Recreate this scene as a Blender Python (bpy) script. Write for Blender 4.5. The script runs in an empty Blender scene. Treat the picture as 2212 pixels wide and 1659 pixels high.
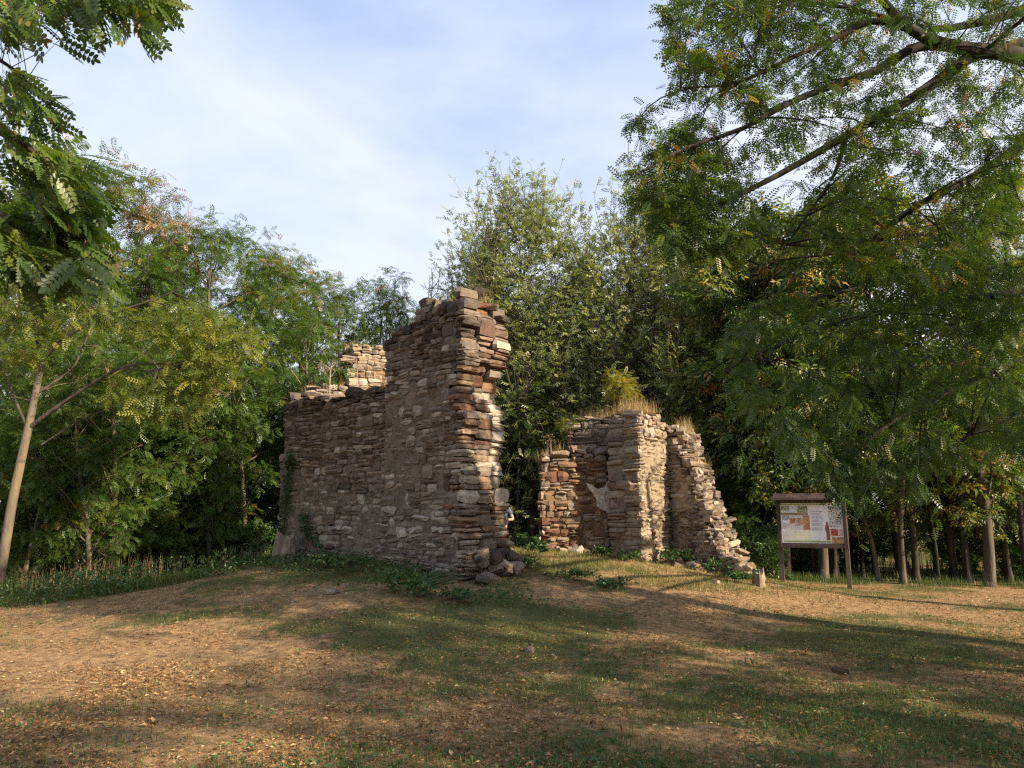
import bpy, math, random
import numpy as np
from mathutils import Vector, Matrix
random.seed(7)
RG = np.random.default_rng(7)
PI = math.pi
SC = bpy.context.scene
COL = SC.collection

# ------------------------------------------------------------------ camera, light, exposure
PITCH = math.radians(10.0)
CAM = np.array([0.0, 0.0, 1.6])
cd = bpy.data.cameras.new('camera'); cam = bpy.data.objects.new('camera', cd); COL.objects.link(cam)
cam.location = CAM; cam.rotation_euler = (PI/2 + PITCH, 0, 0)
cd.sensor_width = 36; cd.lens = 26.0; cd.clip_start = 0.05; cd.clip_end = 3000
SC.camera = cam
SUN_AZ = (0.866, -0.50)          # horizontal direction towards the sun
SUN_EL = math.radians(27)
sd = bpy.data.lights.new('sun', 'SUN'); sd.energy = 4.6; sd.angle = math.radians(0.6); sd.color = (1.0, 0.84, 0.62)
so = bpy.data.objects.new('sun', sd); COL.objects.link(so)
sdir = Vector((SUN_AZ[0]*math.cos(SUN_EL), SUN_AZ[1]*math.cos(SUN_EL), math.sin(SUN_EL)))
so.rotation_euler = sdir.to_track_quat('Z', 'Y').to_euler()
w = bpy.data.worlds.new('World'); SC.world = w; w.use_nodes = True
nt = w.node_tree; nt.nodes.clear()
def N(t, ty, **kw):
    n = t.nodes.new(ty)
    for k, v in kw.items():
        if k.startswith('i_'): n.inputs[int(k[2:])].default_value = v
        else: setattr(n, k, v)
    return n
sky = N(nt, 'ShaderNodeTexSky', sky_type='NISHITA', sun_disc=False, sun_elevation=SUN_EL,
        sun_rotation=math.atan2(SUN_AZ[0], SUN_AZ[1]), air_density=1.0, dust_density=1.6, ozone_density=1.0)
tc = N(nt, 'ShaderNodeTexCoord')
mp = N(nt, 'ShaderNodeMapping'); mp.inputs['Scale'].default_value = (1.0, 1.0, 1.9); mp.inputs['Rotation'].default_value = (0.3, 0.2, 0.4)
nz = N(nt, 'ShaderNodeTexNoise'); nz.inputs['Scale'].default_value = 1.7; nz.inputs['Detail'].default_value = 6; nz.inputs['Roughness'].default_value = 0.55; nz.inputs['Distortion'].default_value = 0.4
rp = N(nt, 'ShaderNodeValToRGB'); rp.color_ramp.elements[0].position = 0.36; rp.color_ramp.elements[0].color = (2.35, 2.95, 4.35, 1); rp.color_ramp.elements[1].position = 0.66; rp.color_ramp.elements[1].color = (4.45, 4.55, 5.0, 1)
mx = N(nt, 'ShaderNodeMix', data_type='RGBA'); mx.inputs[0].default_value = 0.80
bg = N(nt, 'ShaderNodeBackground'); bg.inputs[1].default_value = 0.10
wo = N(nt, 'ShaderNodeOutputWorld')
L = nt.links.new
L(tc.outputs['Generated'], mp.inputs[0]); L(mp.outputs[0], nz.inputs[0])
sx_ = N(nt, 'ShaderNodeSeparateXYZ'); L(tc.outputs['Generated'], sx_.inputs[0])
m1_ = N(nt, 'ShaderNodeMath', operation='MULTIPLY_ADD'); L(sx_.outputs[2], m1_.inputs[0]); m1_.inputs[1].default_value = -0.46; m1_.inputs[2].default_value = 0.23
m2_ = N(nt, 'ShaderNodeMath', operation='ADD'); L(m1_.outputs[0], m2_.inputs[0]); L(nz.outputs[0], m2_.inputs[1]); L(m2_.outputs[0], rp.inputs[0])
L(rp.outputs[0], mx.inputs[7]); L(sky.outputs[0], mx.inputs[6]); L(mx.outputs[2], bg.inputs[0]); L(bg.outputs[0], wo.inputs[0])
vs = SC.view_settings
vs.view_transform = 'Standard'; vs.look = 'None'; vs.gamma = 1; vs.use_curve_mapping = False; vs.exposure = 1.3
SC.cycles.max_bounces = 8; SC.cycles.diffuse_bounces = 4; SC.cycles.transmission_bounces = 4; SC.cycles.transparent_max_bounces = 6
SC.cycles.use_denoising = False; SC.cycles.use_adaptive_sampling = False; SC.cycles.filter_width = 1.3; SC.cycles.sample_clamp_indirect = 4.0

# ------------------------------------------------------------------ layout helpers (metres; px in a 2212 wide print)
F, CX, CY = 1597.0, 1106.0, 829.5
def ray(px, py):
    u = (px-CX)/F; v = (CY-py)/F
    return np.array([u, math.cos(PITCH)-v*math.sin(PITCH), math.sin(PITCH)+v*math.cos(PITCH)])
def at(px, py, y):
    r = ray(px, py); return CAM + r*(y/r[1])
def face_hit(px, py, P0, P1):
    """distance along P0->P1 and height where the ray meets the upright plane through P0, P1"""
    r = ray(px, py); d = np.array([P1[0]-P0[0], P1[1]-P0[1]]); Ln = np.hypot(*d); d = d/Ln
    A = np.array([[r[0], -d[0]], [r[1], -d[1]]]); t, s = np.linalg.solve(A, np.array([P0[0]-CAM[0], P0[1]-CAM[1]]))
    return s, CAM[2]+r[2]*t
def project(p):
    p = np.asarray(p)-CAM; c, s = math.cos(PITCH), math.sin(PITCH)
    z = p[..., 1]*c + p[..., 2]*s; v = -p[..., 1]*s + p[..., 2]*c
    return CX+F*p[..., 0]/z, CY-F*v/z, z
def hsh(i, j, seed):
    v = np.sin(i*127.1+j*311.7+seed*74.7)*43758.5453
    return v-np.floor(v)
def vn(x, y, seed=0):
    i = np.floor(x); j = np.floor(y); fx = x-i; fy = y-j
    fx = fx*fx*(3-2*fx); fy = fy*fy*(3-2*fy)
    return (hsh(i, j, seed)*(1-fx)+hsh(i+1, j, seed)*fx)*(1-fy)+(hsh(i, j+1, seed)*(1-fx)+hsh(i+1, j+1, seed)*fx)*fy
def fbm(x, y, seed=0, o=4):
    x = np.asarray(x, float); y = np.asarray(y, float); a = 0; s = 0.5; t = 0
    for k in range(o):
        a = a+vn(x*2**k+k*17.3, y*2**k-k*9.1, seed+k)*s; t += s; s *= 0.5
    return a/t
def ground(x, y):
    x = np.asarray(x, float); y = np.asarray(y, float)
    dx = (x+1.3)/np.where(x > -1.3, 6.0, 5.6); dy = (y-16.0)/np.where(y > 16.0, 2.9, 5.6)
    r = np.sqrt(dx*dx+dy*dy)
    h = 0.90*np.exp(-np.power(r, 2.5))
    far = np.clip((np.hypot(x, y)-60)/300, 0, 1)
    return h + 0.10*(fbm(x*0.25, y*0.25, 3, 2)-0.5)*np.clip(r, 0, 1) + 0.05*(fbm(x*1.1, y*1.1, 5, 3)-0.5) + 3*far*far
def gz(x, y): return float(ground(x, y))

# ------------------------------------------------------------------ materials
def newmat(name):
    m = bpy.data.materials.new(name); m.use_nodes = True; t = m.node_tree; t.nodes.clear()
    return m, t, N(t, 'ShaderNodeOutputMaterial')
def ramp(t, stops, interp='LINEAR'):
    r = N(t, 'ShaderNodeValToRGB'); e = r.color_ramp.elements; r.color_ramp.interpolation = interp
    while len(e) < len(stops): e.new(0.5)
    for k, (p, c) in enumerate(stops):
        e[k].position = p; e[k].color = tuple(c)+(1,) if len(c) == 3 else c
    return r
def noise(t, scale, detail=4, rough=0.55, vec=None, dist=0.0):
    n = N(t, 'ShaderNodeTexNoise'); n.inputs['Scale'].default_value = scale; n.inputs['Detail'].default_value = detail
    n.inputs['Roughness'].default_value = rough; n.inputs['Distortion'].default_value = dist
    if vec is not None: t.links.new(vec, n.inputs['Vector'])
    return n
def mixc(t, fac, a, b, mode='MIX'):
    m = N(t, 'ShaderNodeMix', data_type='RGBA', blend_type=mode)
    for k, v in ((0, fac), (6, a), (7, b)):
        if hasattr(v, 'is_linked') or hasattr(v, 'links'): t.links.new(v, m.inputs[k])
        else: m.inputs[k].default_value = v if k == 0 else tuple(v)+((1,) if len(v) == 3 else ())
    return m.outputs[2]
def mathn(t, op, a, b=0.0):
    m = N(t, 'ShaderNodeMath', operation=op)
    for k, v in ((0, a), (1, b)):
        if hasattr(v, 'links'): t.links.new(v, m.inputs[k])
        else: m.inputs[k].default_value = v
    return m.outputs[0]
def leaf_mat(name, stops, transl=0.38, gloss=0.06):
    m, t, o = newmat(name)
    at_ = N(t, 'ShaderNodeAttribute', attribute_name='tint')
    oi = N(t, 'ShaderNodeObjectInfo')
    f = mathn(t, 'ADD', at_.outputs['Fac'], mathn(t, 'MULTIPLY', mathn(t, 'SUBTRACT', oi.outputs['Random'], 0.5), 0.10))
    c = ramp(t, stops); t.links.new(f, c.inputs[0])
    d = N(t, 'ShaderNodeBsdfDiffuse'); tr = N(t, 'ShaderNodeBsdfTranslucent'); g = N(t, 'ShaderNodeBsdfGlossy'); g.inputs['Roughness'].default_value = 0.42
    g.inputs['Color'].default_value = (0.7, 0.72, 0.66, 1)
    t.links.new(c.outputs[0], d.inputs[0])
    t.links.new(mixc(t, 1.0, c.outputs[0], (1.25, 1.3, 0.55), 'MULTIPLY'), tr.inputs[0])
    a = N(t, 'ShaderNodeMixShader'); a.inputs[0].default_value = transl; t.links.new(d.outputs[0], a.inputs[1]); t.links.new(tr.outputs[0], a.inputs[2])
    b = N(t, 'ShaderNodeMixShader'); b.inputs[0].default_value = gloss; t.links.new(a.outputs[0], b.inputs[1]); t.links.new(g.outputs[0], b.inputs[2])
    t.links.new(b.outputs[0], o.inputs[0]); return m
def rough_mat(name, stops, scale=6, bump=0.3, bscale=30, rough=0.9, stretch=(1, 1, 1), detail=6, coord='Object', bdist=0.02):
    m, t, o = newmat(name); p = N(t, 'ShaderNodeBsdfPrincipled'); p.inputs['Roughness'].default_value = rough
    p.inputs['Specular IOR Level'].default_value = 0.25
    tcn = N(t, 'ShaderNodeTexCoord'); mpn = N(t, 'ShaderNodeMapping'); mpn.inputs['Scale'].default_value = stretch
    t.links.new(tcn.outputs[coord], mpn.inputs[0])
    n = noise(t, scale, detail, 0.6, mpn.outputs[0]); c = ramp(t, stops); t.links.new(n.outputs[0], c.inputs[0]); t.links.new(c.outputs[0], p.inputs[0])
    n2 = noise(t, bscale, 6, 0.65, mpn.outputs[0]); b = N(t, 'ShaderNodeBump'); b.inputs['Strength'].default_value = bump; b.inputs['Distance'].default_value = bdist
    t.links.new(n2.outputs[0], b.inputs['Height']); t.links.new(b.outputs[0], p.inputs['Normal']); t.links.new(p.outputs[0], o.inputs[0]); return m
def stone_mat(name, tones, lichen=0.35, lichcol=(0.42, 0.40, 0.35), smear=0.35, smearcol=(0.26, 0.20, 0.14), bd=0.035, bs=26):
    m, t, o = newmat(name); p = N(t, 'ShaderNodeBsdfPrincipled'); p.inputs['Roughness'].default_value = 0.93; p.inputs['Specular IOR Level'].default_value = 0.2
    ge = N(t, 'ShaderNodeNewGeometry'); oi = N(t, 'ShaderNodeObjectInfo')
    r = mathn(t, 'FRACT', mathn(t, 'ADD', mathn(t, 'MULTIPLY', oi.outputs['Random'], 7.31), ge.outputs['Random Per Island']))
    k = len(tones); c = ramp(t, [(i/k, tones[i]) for i in range(k)], 'LINEAR'); t.links.new(r, c.inputs[0])
    pos = ge.outputs['Position']
    n1 = noise(t, 9, 6, 0.65, pos); v1 = ramp(t, [(0.28, (0.55, 0.55, 0.55)), (0.5, (1, 1, 1)), (0.75, (1.35, 1.3, 1.25))]); t.links.new(n1.outputs[0], v1.inputs[0])
    col = mixc(t, 1.0, c.outputs[0], v1.outputs[0], 'MULTIPLY')
    n2 = noise(t, 2.3, 5, 0.7, pos, 0.6); s2 = ramp(t, [(0.50, (0, 0, 0)), (0.66, (1, 1, 1))]); t.links.new(n2.outputs[0], s2.inputs[0])
    n5 = noise(t, 22, 5, 0.7, pos); s5 = ramp(t, [(0.42, (0, 0, 0)), (0.58, (1, 1, 1))]); t.links.new(n5.outputs[0], s5.inputs[0])
    col = mixc(t, mathn(t, 'MULTIPLY', mathn(t, 'MULTIPLY', s2.outputs[0], s5.outputs[0]), smear), col, smearcol)
    n3 = noise(t, 20, 7, 0.82, pos, 0.3); s3 = ramp(t, [(0.56, (0, 0, 0)), (0.66, (1, 1, 1))]); t.links.new(n3.outputs[0], s3.inputs[0])
    n4 = noise(t, 1.3, 3, 0.5, pos); s4 = ramp(t, [(0.40, (0, 0, 0)), (0.62, (1, 1, 1))]); t.links.new(n4.outputs[0], s4.inputs[0])
    col = mixc(t, mathn(t, 'MULTIPLY', mathn(t, 'MULTIPLY', s3.outputs[0], s4.outputs[0]), lichen), col, lichcol)
    t.links.new(col, p.inputs[0])
    b = N(t, 'ShaderNodeBump'); b.inputs['Strength'].default_value = 0.9; b.inputs['Distance'].default_value = bd
    n6 = noise(t, bs, 9, 0.74, pos); t.links.new(n6.outputs[0], b.inputs['Height']); t.links.new(b.outputs[0], p.inputs['Normal'])
    t.links.new(p.outputs[0], o.inputs[0]); return m
def flat_mat(name, c, rough=0.8):
    m, t, o = newmat(name); p = N(t, 'ShaderNodeBsdfPrincipled'); p.inputs[0].default_value = tuple(c)+(1,); p.inputs['Roughness'].default_value = rough
    n = noise(t, 14, 3, 0.5); cc = mixc(t, mathn(t, 'MULTIPLY', n.outputs[0], 0.22), c, tuple(x*0.6 for x in c)); t.links.new(cc, p.inputs[0])
    t.links.new(p.outputs[0], o.inputs[0]); return m

M = {}
M['locust'] = leaf_mat('locust_leaf', [(0.0, (0.050, 0.095, 0.016)), (0.35, (0.078, 0.145, 0.022)), (0.70, (0.15, 0.20, 0.034)), (0.86, (0.24, 0.22, 0.05)), (0.95, (0.28, 0.16, 0.06))], 0.46, 0.04)
M['locust_near'] = leaf_mat('near_locust_leaf', [(0.0, (0.034, 0.072, 0.012)), (0.6, (0.088, 0.145, 0.018)), (0.86, (0.16, 0.18, 0.025)), (0.93, (0.36, 0.26, 0.05)), (1.0, (0.26, 0.11, 0.04))], 0.44, 0.05)
M['gold'] = leaf_mat('gold_green_leaf', [(0.0, (0.085, 0.13, 0.022)), (0.4, (0.17, 0.20, 0.03)), (0.8, (0.33, 0.30, 0.05)), (1.0, (0.34, 0.20, 0.06))], 0.45, 0.04)
M['poplar'] = leaf_mat('poplar_leaf', [(0.0, (0.080, 0.120, 0.040)), (0.45, (0.19, 0.235, 0.090)), (0.75, (0.36, 0.39, 0.16)), (1.0, (0.48, 0.46, 0.20))], 0.45, 0.07)
M['walnut'] = leaf_mat('walnut_leaf', [(0.0, (0.050, 0.095, 0.022)), (0.40, (0.11, 0.17, 0.032)), (0.65, (0.27, 0.28, 0.05)), (0.82, (0.36, 0.25, 0.075)), (1.0, (0.30, 0.14, 0.07))], 0.48, 0.05)
M['rust'] = leaf_mat('rusty_seed_leaf', [(0.0, (0.09, 0.12, 0.04)), (0.4, (0.30, 0.17, 0.10)), (1.0, (0.46, 0.25, 0.16))], 0.35, 0.04)
M['weed'] = leaf_mat('weed_leaf', [(0.0, (0.030, 0.075, 0.020)), (0.6, (0.070, 0.13, 0.030)), (1.0, (0.17, 0.20, 0.05))], 0.3, 0.05)
M['grass'] = leaf_mat('grass_blade', [(0.0, (0.045, 0.085, 0.018)), (0.45, (0.085, 0.125, 0.028)), (0.75, (0.22, 0.19, 0.06)), (1.0, (0.36, 0.27, 0.12))], 0.3, 0.03)
M['straw'] = leaf_mat('straw', [(0.0, (0.22, 0.14, 0.06)), (0.5, (0.38, 0.26, 0.13)), (1.0, (0.50, 0.38, 0.22))], 0.3, 0.04)
M['litter'] = leaf_mat('fallen_leaf', [(0.0, (0.05, 0.028, 0.014)), (0.35, (0.17, 0.085, 0.035)), (0.7, (0.36, 0.20, 0.08)), (1.0, (0.54, 0.38, 0.20))], 0.2, 0.03)
M['bark'] = rough_mat('grey_bark', [(0.3, (0.035, 0.028, 0.022)), (0.55, (0.095, 0.078, 0.06)), (0.75, (0.16, 0.135, 0.105))], 7, 0.9, 22, 0.95, (1, 1, 0.18))
M['bark_pale'] = rough_mat('pale_bark', [(0.3, (0.06, 0.05, 0.038)), (0.46, (0.125, 0.105, 0.08)), (0.58, (0.19, 0.14, 0.08)), (0.72, (0.23, 0.20, 0.16))], 5, 1.0, 30, 0.92, (1, 1, 0.22))
M['bark_dark'] = rough_mat('dark_bark', [(0.3, (0.018, 0.015, 0.012)), (0.6, (0.055, 0.045, 0.035)), (0.75, (0.085, 0.07, 0.055))], 9, 0.8, 26, 0.95, (1, 1, 0.25))
M['twig_dead'] = rough_mat('dead_twig', [(0.3, (0.22, 0.17, 0.13)), (0.7, (0.40, 0.34, 0.28))], 8, 0.4, 20)
M['stone_brown'] = stone_mat('brown_grey_stone', [(0.09, 0.068, 0.05), (0.165, 0.125, 0.095), (0.22, 0.17, 0.13), (0.13, 0.088, 0.06), (0.27, 0.215, 0.165), (0.18, 0.14, 0.11)], 0.75, (0.40, 0.37, 0.32))
M['stone_mix'] = stone_mat('weathered_stone', [(0.13, 0.10, 0.078), (0.26, 0.205, 0.155), (0.18, 0.115, 0.08), (0.36, 0.295, 0.225), (0.44, 0.375, 0.295), (0.21, 0.165, 0.13)], 0.7, smear=0.8, smearcol=(0.24, 0.195, 0.15))
M['stone_red'] = stone_mat('red_brown_stone', [(0.125, 0.062, 0.042), (0.20, 0.10, 0.062), (0.12, 0.078, 0.055), (0.25, 0.15, 0.092), (0.19, 0.125, 0.085), (0.28, 0.20, 0.135)], 0.2, smear=0.5, smearcol=(0.36, 0.24, 0.13))
M['stone_pale'] = stone_mat('pale_buff_stone', [(0.24, 0.18, 0.12), (0.34, 0.265, 0.18), (0.20, 0.145, 0.10), (0.39, 0.315, 0.225), (0.28, 0.21, 0.15)], 0.4, (0.5, 0.47, 0.40), 0.6, (0.42, 0.34, 0.23))
M['lime_stone'] = stone_mat('limewashed_stone', [(0.40, 0.33, 0.25), (0.50, 0.44, 0.35), (0.34, 0.26, 0.19), (0.52, 0.46, 0.38)], 0.3, (0.62, 0.58, 0.5), 0.7, (0.36, 0.27, 0.17))
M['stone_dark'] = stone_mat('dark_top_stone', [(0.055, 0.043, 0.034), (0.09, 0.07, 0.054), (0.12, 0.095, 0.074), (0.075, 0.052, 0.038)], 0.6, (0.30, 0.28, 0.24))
M['mortar'] = stone_mat('earth_mortar', [(0.17, 0.13, 0.095), (0.19, 0.15, 0.11)], 0.9, (0.40, 0.36, 0.30), 0.8, (0.27, 0.215, 0.16), 0.07, 16)
M['mortar_ochre'] = stone_mat('ochre_mortar', [(0.31, 0.19, 0.10), (0.35, 0.22, 0.12)], 0.5, (0.5, 0.42, 0.32), 0.8, (0.42, 0.29, 0.17), 0.07, 16)
M['mortar_pale'] = stone_mat('pale_mortar', [(0.30, 0.23, 0.155), (0.36, 0.285, 0.20)], 0.6, (0.55, 0.50, 0.42), 0.8, (0.30, 0.22, 0.14), 0.07, 16)
M['plaster'] = rough_mat('lime_plaster', [(0.28, (0.22, 0.165, 0.11)), (0.42, (0.42, 0.35, 0.26)), (0.55, (0.56, 0.50, 0.41)), (0.7, (0.62, 0.57, 0.48))], 9, 0.9, 40, 0.9, detail=8)
M['earth'] = rough_mat('bare_earth', [(0.3, (0.10, 0.07, 0.045)), (0.7, (0.24, 0.17, 0.10))], 4, 0.8, 20)
M['wood'] = rough_mat('brown_wood', [(0.3, (0.045, 0.030, 0.024)), (0.6, (0.095, 0.066, 0.052)), (0.75, (0.14, 0.10, 0.085))], 6, 0.4, 30, 0.75, (1, 1, 0.1))
M['wood_post'] = rough_mat('post_wood', [(0.3, (0.085, 0.062, 0.052)), (0.7, (0.165, 0.125, 0.105))], 6, 0.4, 30, 0.85, (1, 1, 0.1))
M['stump'] = rough_mat('stump_wood', [(0.3, (0.10, 0.075, 0.055)), (0.5, (0.22, 0.17, 0.12)), (0.7, (0.34, 0.26, 0.19))], 10, 1.0, 24, 0.95, (1, 1, 0.12))

# ------------------------------------------------------------------ mesh helpers
def mesh_np(name, V, Q, mat, tint=None, smooth=False):
    V = np.ascontiguousarray(V, dtype=np.float32).reshape(-1, 3); Q = np.ascontiguousarray(Q, dtype=np.int32)
    k = Q.shape[1]; me = bpy.data.meshes.new(name)
    me.vertices.add(len(V)); me.vertices.foreach_set('co', V.ravel())
    me.loops.add(Q.size); me.loops.foreach_set('vertex_index', Q.ravel())
    me.polygons.add(len(Q)); me.polygons.foreach_set('loop_start', np.arange(0, Q.size, k, dtype=np.int32))
    if tint is not None:
        a = me.attributes.new('tint', 'FLOAT', 'POINT'); a.data.foreach_set('value', np.ascontiguousarray(tint, dtype=np.float32))
    me.polygons.foreach_set('use_smooth', np.full(len(Q), smooth, dtype=bool))
    me.update(calc_edges=True)
    if mat is not None: me.materials.append(mat)
    return me
def link(name, me, parent=None, loc=(0, 0, 0), kind=None):
    o = bpy.data.objects.new(name, me); COL.objects.link(o); o.location = loc
    if parent is not None: o.parent = parent
    if kind: o['kind'] = kind
    return o
def tag(o, label, cat=None, group=None, kind=None):
    o['label'] = label
    if cat: o['category'] = cat
    if group: o['group'] = group
    if kind: o['kind'] = kind
    return o
def thing(name, loc, label, cat, group=None, rz=0):
    o = bpy.data.objects.new(name, None); COL.objects.link(o); o.location = tuple(float(c) for c in loc); o.rotation_euler = (0, 0, rz); o.empty_display_size = 0.2
    return tag(o, label, cat, group)
def copy_tree(o, parent=None):
    c = o.copy(); COL.objects.link(c); c.parent = parent
    for ch in list(o.children): copy_tree(ch, c)
    return c
def norm(a): return a/np.maximum(np.linalg.norm(a, axis=-1, keepdims=True), 1e-9)
def tubes(P, R, sides=3):
    """P (M,K,3), R (M,K) -> verts, quads of M tubes"""
    P = np.asarray(P, float); R = np.asarray(R, float); Mn, K, _ = P.shape
    T = np.empty_like(P); T[:, 1:-1] = P[:, 2:]-P[:, :-2]; T[:, 0] = P[:, 1]-P[:, 0]; T[:, -1] = P[:, -1]-P[:, -2]; T = norm(T)
    ref = np.where(np.abs(T[..., 2:3]) > 0.85, np.array([1., 0, 0]), np.array([0, 0, 1.]))
    S = norm(np.cross(T, ref)); B = np.cross(T, S)
    a = np.arange(sides)*2*PI/sides
    ring = P[:, :, None, :] + R[:, :, None, None]*(np.cos(a)[None, None, :, None]*S[:, :, None, :]+np.sin(a)[None, None, :, None]*B[:, :, None, :])
    V = ring.reshape(-1, 3)
    m = np.arange(Mn)[:, None, None]*K*sides; k = np.arange(K-1)[None, :, None]*sides; s = np.arange(sides)[None, None, :]; s2 = (s+1) % sides
    Q = np.stack([m+k+s, m+k+s2, m+k+sides+s2, m+k+sides+s], -1).reshape(-1, 4)
    return V, Q
def join(parts):
    Vs, Qs, o = [], [], 0
    for V, Q in parts:
        Vs.append(V); Qs.append(Q+o); o += len(V)
    return np.concatenate(Vs), np.concatenate(Qs)
def resample(pts, K):
    pts = np.asarray(pts, float)
    # Catmull-Rom through the points, K samples
    P = np.vstack([2*pts[0]-pts[1], pts, 2*pts[-1]-pts[-2]]); n = len(pts)-1
    u = np.linspace(0, n, K); i = np.minimum(u.astype(int), n-1); t = (u-i)[:, None]
    p0, p1, p2, p3 = P[i], P[i+1], P[i+2], P[i+3]
    return 0.5*((2*p1)+(-p0+p2)*t+(2*p0-5*p1+4*p2-p3)*t*t+(-p0+3*p1-3*p2+p3)*t**3)
def frames(d, rng, tilt=0.6):
    d = norm(d); up = np.stack([rng.normal(0, tilt, len(d)), rng.normal(0, tilt, len(d)), np.ones(len(d))], -1)
    s = norm(np.cross(up, d)); n = np.cross(d, s)
    return np.stack([d, s, n], -1)           # columns
def scatter(tmpl, pos, Rm, size, tint):
    TV, TQ = tmpl; n = len(pos)
    V = np.einsum('nij,kj->nki', Rm, TV)*np.asarray(size).reshape(n, 1, -1)+pos[:, None, :]
    Q = (TQ[None]+np.arange(n)[:, None, None]*len(TV)).reshape(-1, TQ.shape[1])
    return V.reshape(-1, 3), Q, np.repeat(tint, len(TV))
def pinnate(pairs, ll=0.26, lw=0.115, droop=0.12, near=False):
    V, Q = [], []
    def leaflet(ox, ang, s=1.0):
        c, sn = math.cos(ang), math.sin(ang); b = len(V)
        prof = [(0, 0), (0.3, -.46), (0.72, -.42), (1, 0), (0.72, .42), (0.3, .46)] if near else [(0, 0), (0.5, -.5), (1, 0), (0.5, .5)]
        for (a, w_) in prof:
            x, y = a*ll*s, w_*lw*s; X = ox+x*c-y*sn; Y = x*sn+y*c
            V.append((X, Y, -droop*X*X-0.10*abs(Y)+(abs(w_)*0.06*ll if near else 0)))
        if near: Q.extend([(b, b+1, b+4, b+5), (b+1, b+2, b+3, b+4)])
        else: Q.append((b, b+1, b+2, b+3))
    for k in range(pairs):
        x = 0.16+0.68*k/(pairs-1); s = 1-0.25*abs(k/(pairs-1)-0.45)
        leaflet(x, 1.15, s); leaflet(x, -1.15, s)
    leaflet(0.86, 0.0, 0.9)
    if near:
        b = len(V)
        for x, hw in ((0, .006), (0.5, .005), (0.9, .003)):
            V.extend([(x, -hw, -droop*x*x), (x, hw, -droop*x*x)])
        Q.extend([(b, b+2, b+3, b+1), (b+2, b+4, b+5, b+3)])
    return np.array(V), np.array(Q)
def ovate(w_=0.62):
    V = [(0, 0, 0), (0.45, -w_/2, 0.10), (1.0, 0, -0.10), (0.45, w_/2, 0.10)]
    return np.array(V, float), np.array([(0, 1, 2, 3)])
def spray(n, rng, ln=0.36, w_=0.5, spread=0.9):
    """a twig end with n simple leaves, unit length"""
    V, Q = [], []
    for k in range(n):
        ox = 0.1+0.75*k/max(1, n-1); a = (1 if k % 2 else -1)*rng.uniform(0.5, 1.2)*spread; c, s = math.cos(a), math.sin(a); b = len(V)
        tz = rng.uniform(-0.6, 0.3)
        for (x, y, z) in ((0, 0, 0), (.45, -w_/2, .08), (1, 0, -.12), (.45, w_/2, .08)):
            X, Y = x*ln, y*ln
            V.append((ox+X*c-Y*s, X*s+Y*c, z*ln+tz*X+rng.uniform(-.01, .01)))
        Q.append((b, b+1, b+2, b+3))
    return np.array(V), np.array(Q)
_r = np.random.default_rng(3)
T_PIN = pinnate(5); T_PIN_MID = pinnate(6, 0.22, 0.10, 0.15); T_PIN_NEAR = pinnate(8, 0.185, 0.105, 0.18, True)
T_OV = ovate(); T_SPR = spray(7, _r); T_WAL = spray(5, _r, 0.5, 0.42, 0.8)

def twigs(limb_pts, targets, rng, per, leaf, size, droop=0.35, r0=0.010, bias=0.0, span=0.7, up=0.12, tilt=0.6, tintmean=0.35, tintsd=0.18, bend=0.1):
    """curved twigs from the nearest limb sample to every target, with leaves along their outer part"""
    n = len(targets); tg = np.asarray(targets, float)
    lp = np.asarray(limb_pts, float)
    idx = np.empty(n, int)
    for a in range(0, n, 400):
        d = np.linalg.norm(tg[a:a+400, None]-lp[None], axis=-1)*rng.uniform(0.85, 1.15, (min(400, n-a), len(lp))); idx[a:a+400] = np.argmin(d, 1)
    A = lp[idx]; ln = np.linalg.norm(tg-A, axis=1, keepdims=True)
    mid = (A+tg)/2+np.array([0, 0, 1.])*ln*up+rng.normal(0, 1, (n, 3))*ln*bend
    K = 5; u = np.linspace(0, 1, K)[None, :, None]
    P = (1-u)**2*A[:, None]+2*u*(1-u)*mid[:, None]+u*u*tg[:, None]
    Rr = (r0*np.clip(ln, 0.3, 2)*np.linspace(1, 0.25, K)[None, :])
    wood = tubes(P, Rr, 3)
    t = rng.uniform(1-span, 1, (n, per)); t[:, 0] = 1.0; side = np.where(np.arange(per) % 2, 1, -1)[None, :]
    tt = t[..., None]
    pos = (1-tt)**2*A[:, None]+2*tt*(1-tt)*mid[:, None]+tt*tt*tg[:, None]
    tan = norm(2*(1-tt)*(mid-A)[:, None]+2*tt*(tg-mid)[:, None])
    sd_ = norm(np.cross(tan, np.array([0, 0, 1.])+rng.normal(0, .35, (n, per, 3))))
    d = tan*0.55+sd_*side[..., None]*rng.uniform(0.3, 1.1, (n, per, 1))+rng.normal(0, .3, (n, per, 3)); d[..., 2] -= droop
    tb = np.clip(rng.normal(tintmean, tintsd, (n, 1)) + bias + rng.normal(0, tintsd*0.6, (n, per)), 0, 1)
    pos = pos.reshape(-1, 3); d = d.reshape(-1, 3)
    sc = size*rng.uniform(0.7, 1.2, len(pos))
    return wood, pos, frames(d, rng, tilt), sc, tb.ravel()

def make_crown(parts, leaf):
    Vs, Qs, Ts, o = [], [], [], 0
    for (_, pos, Rm, sc, tb) in parts:
        V, Q, T = scatter(leaf, pos, Rm, np.repeat(sc[:, None], 1, 1), tb); Vs.append(V); Qs.append(Q+o); Ts.append(T); o += len(V)
    return np.concatenate(Vs), np.concatenate(Qs), np.concatenate(Ts)

def limb_tube(pts, r0, r1, K=14, sides=8, power=1.0):
    P = resample(pts, K); R = r1+(r0-r1)*(1-np.linspace(0, 1, K))**power
    return tubes(P[None], R[None], sides), P

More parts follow.
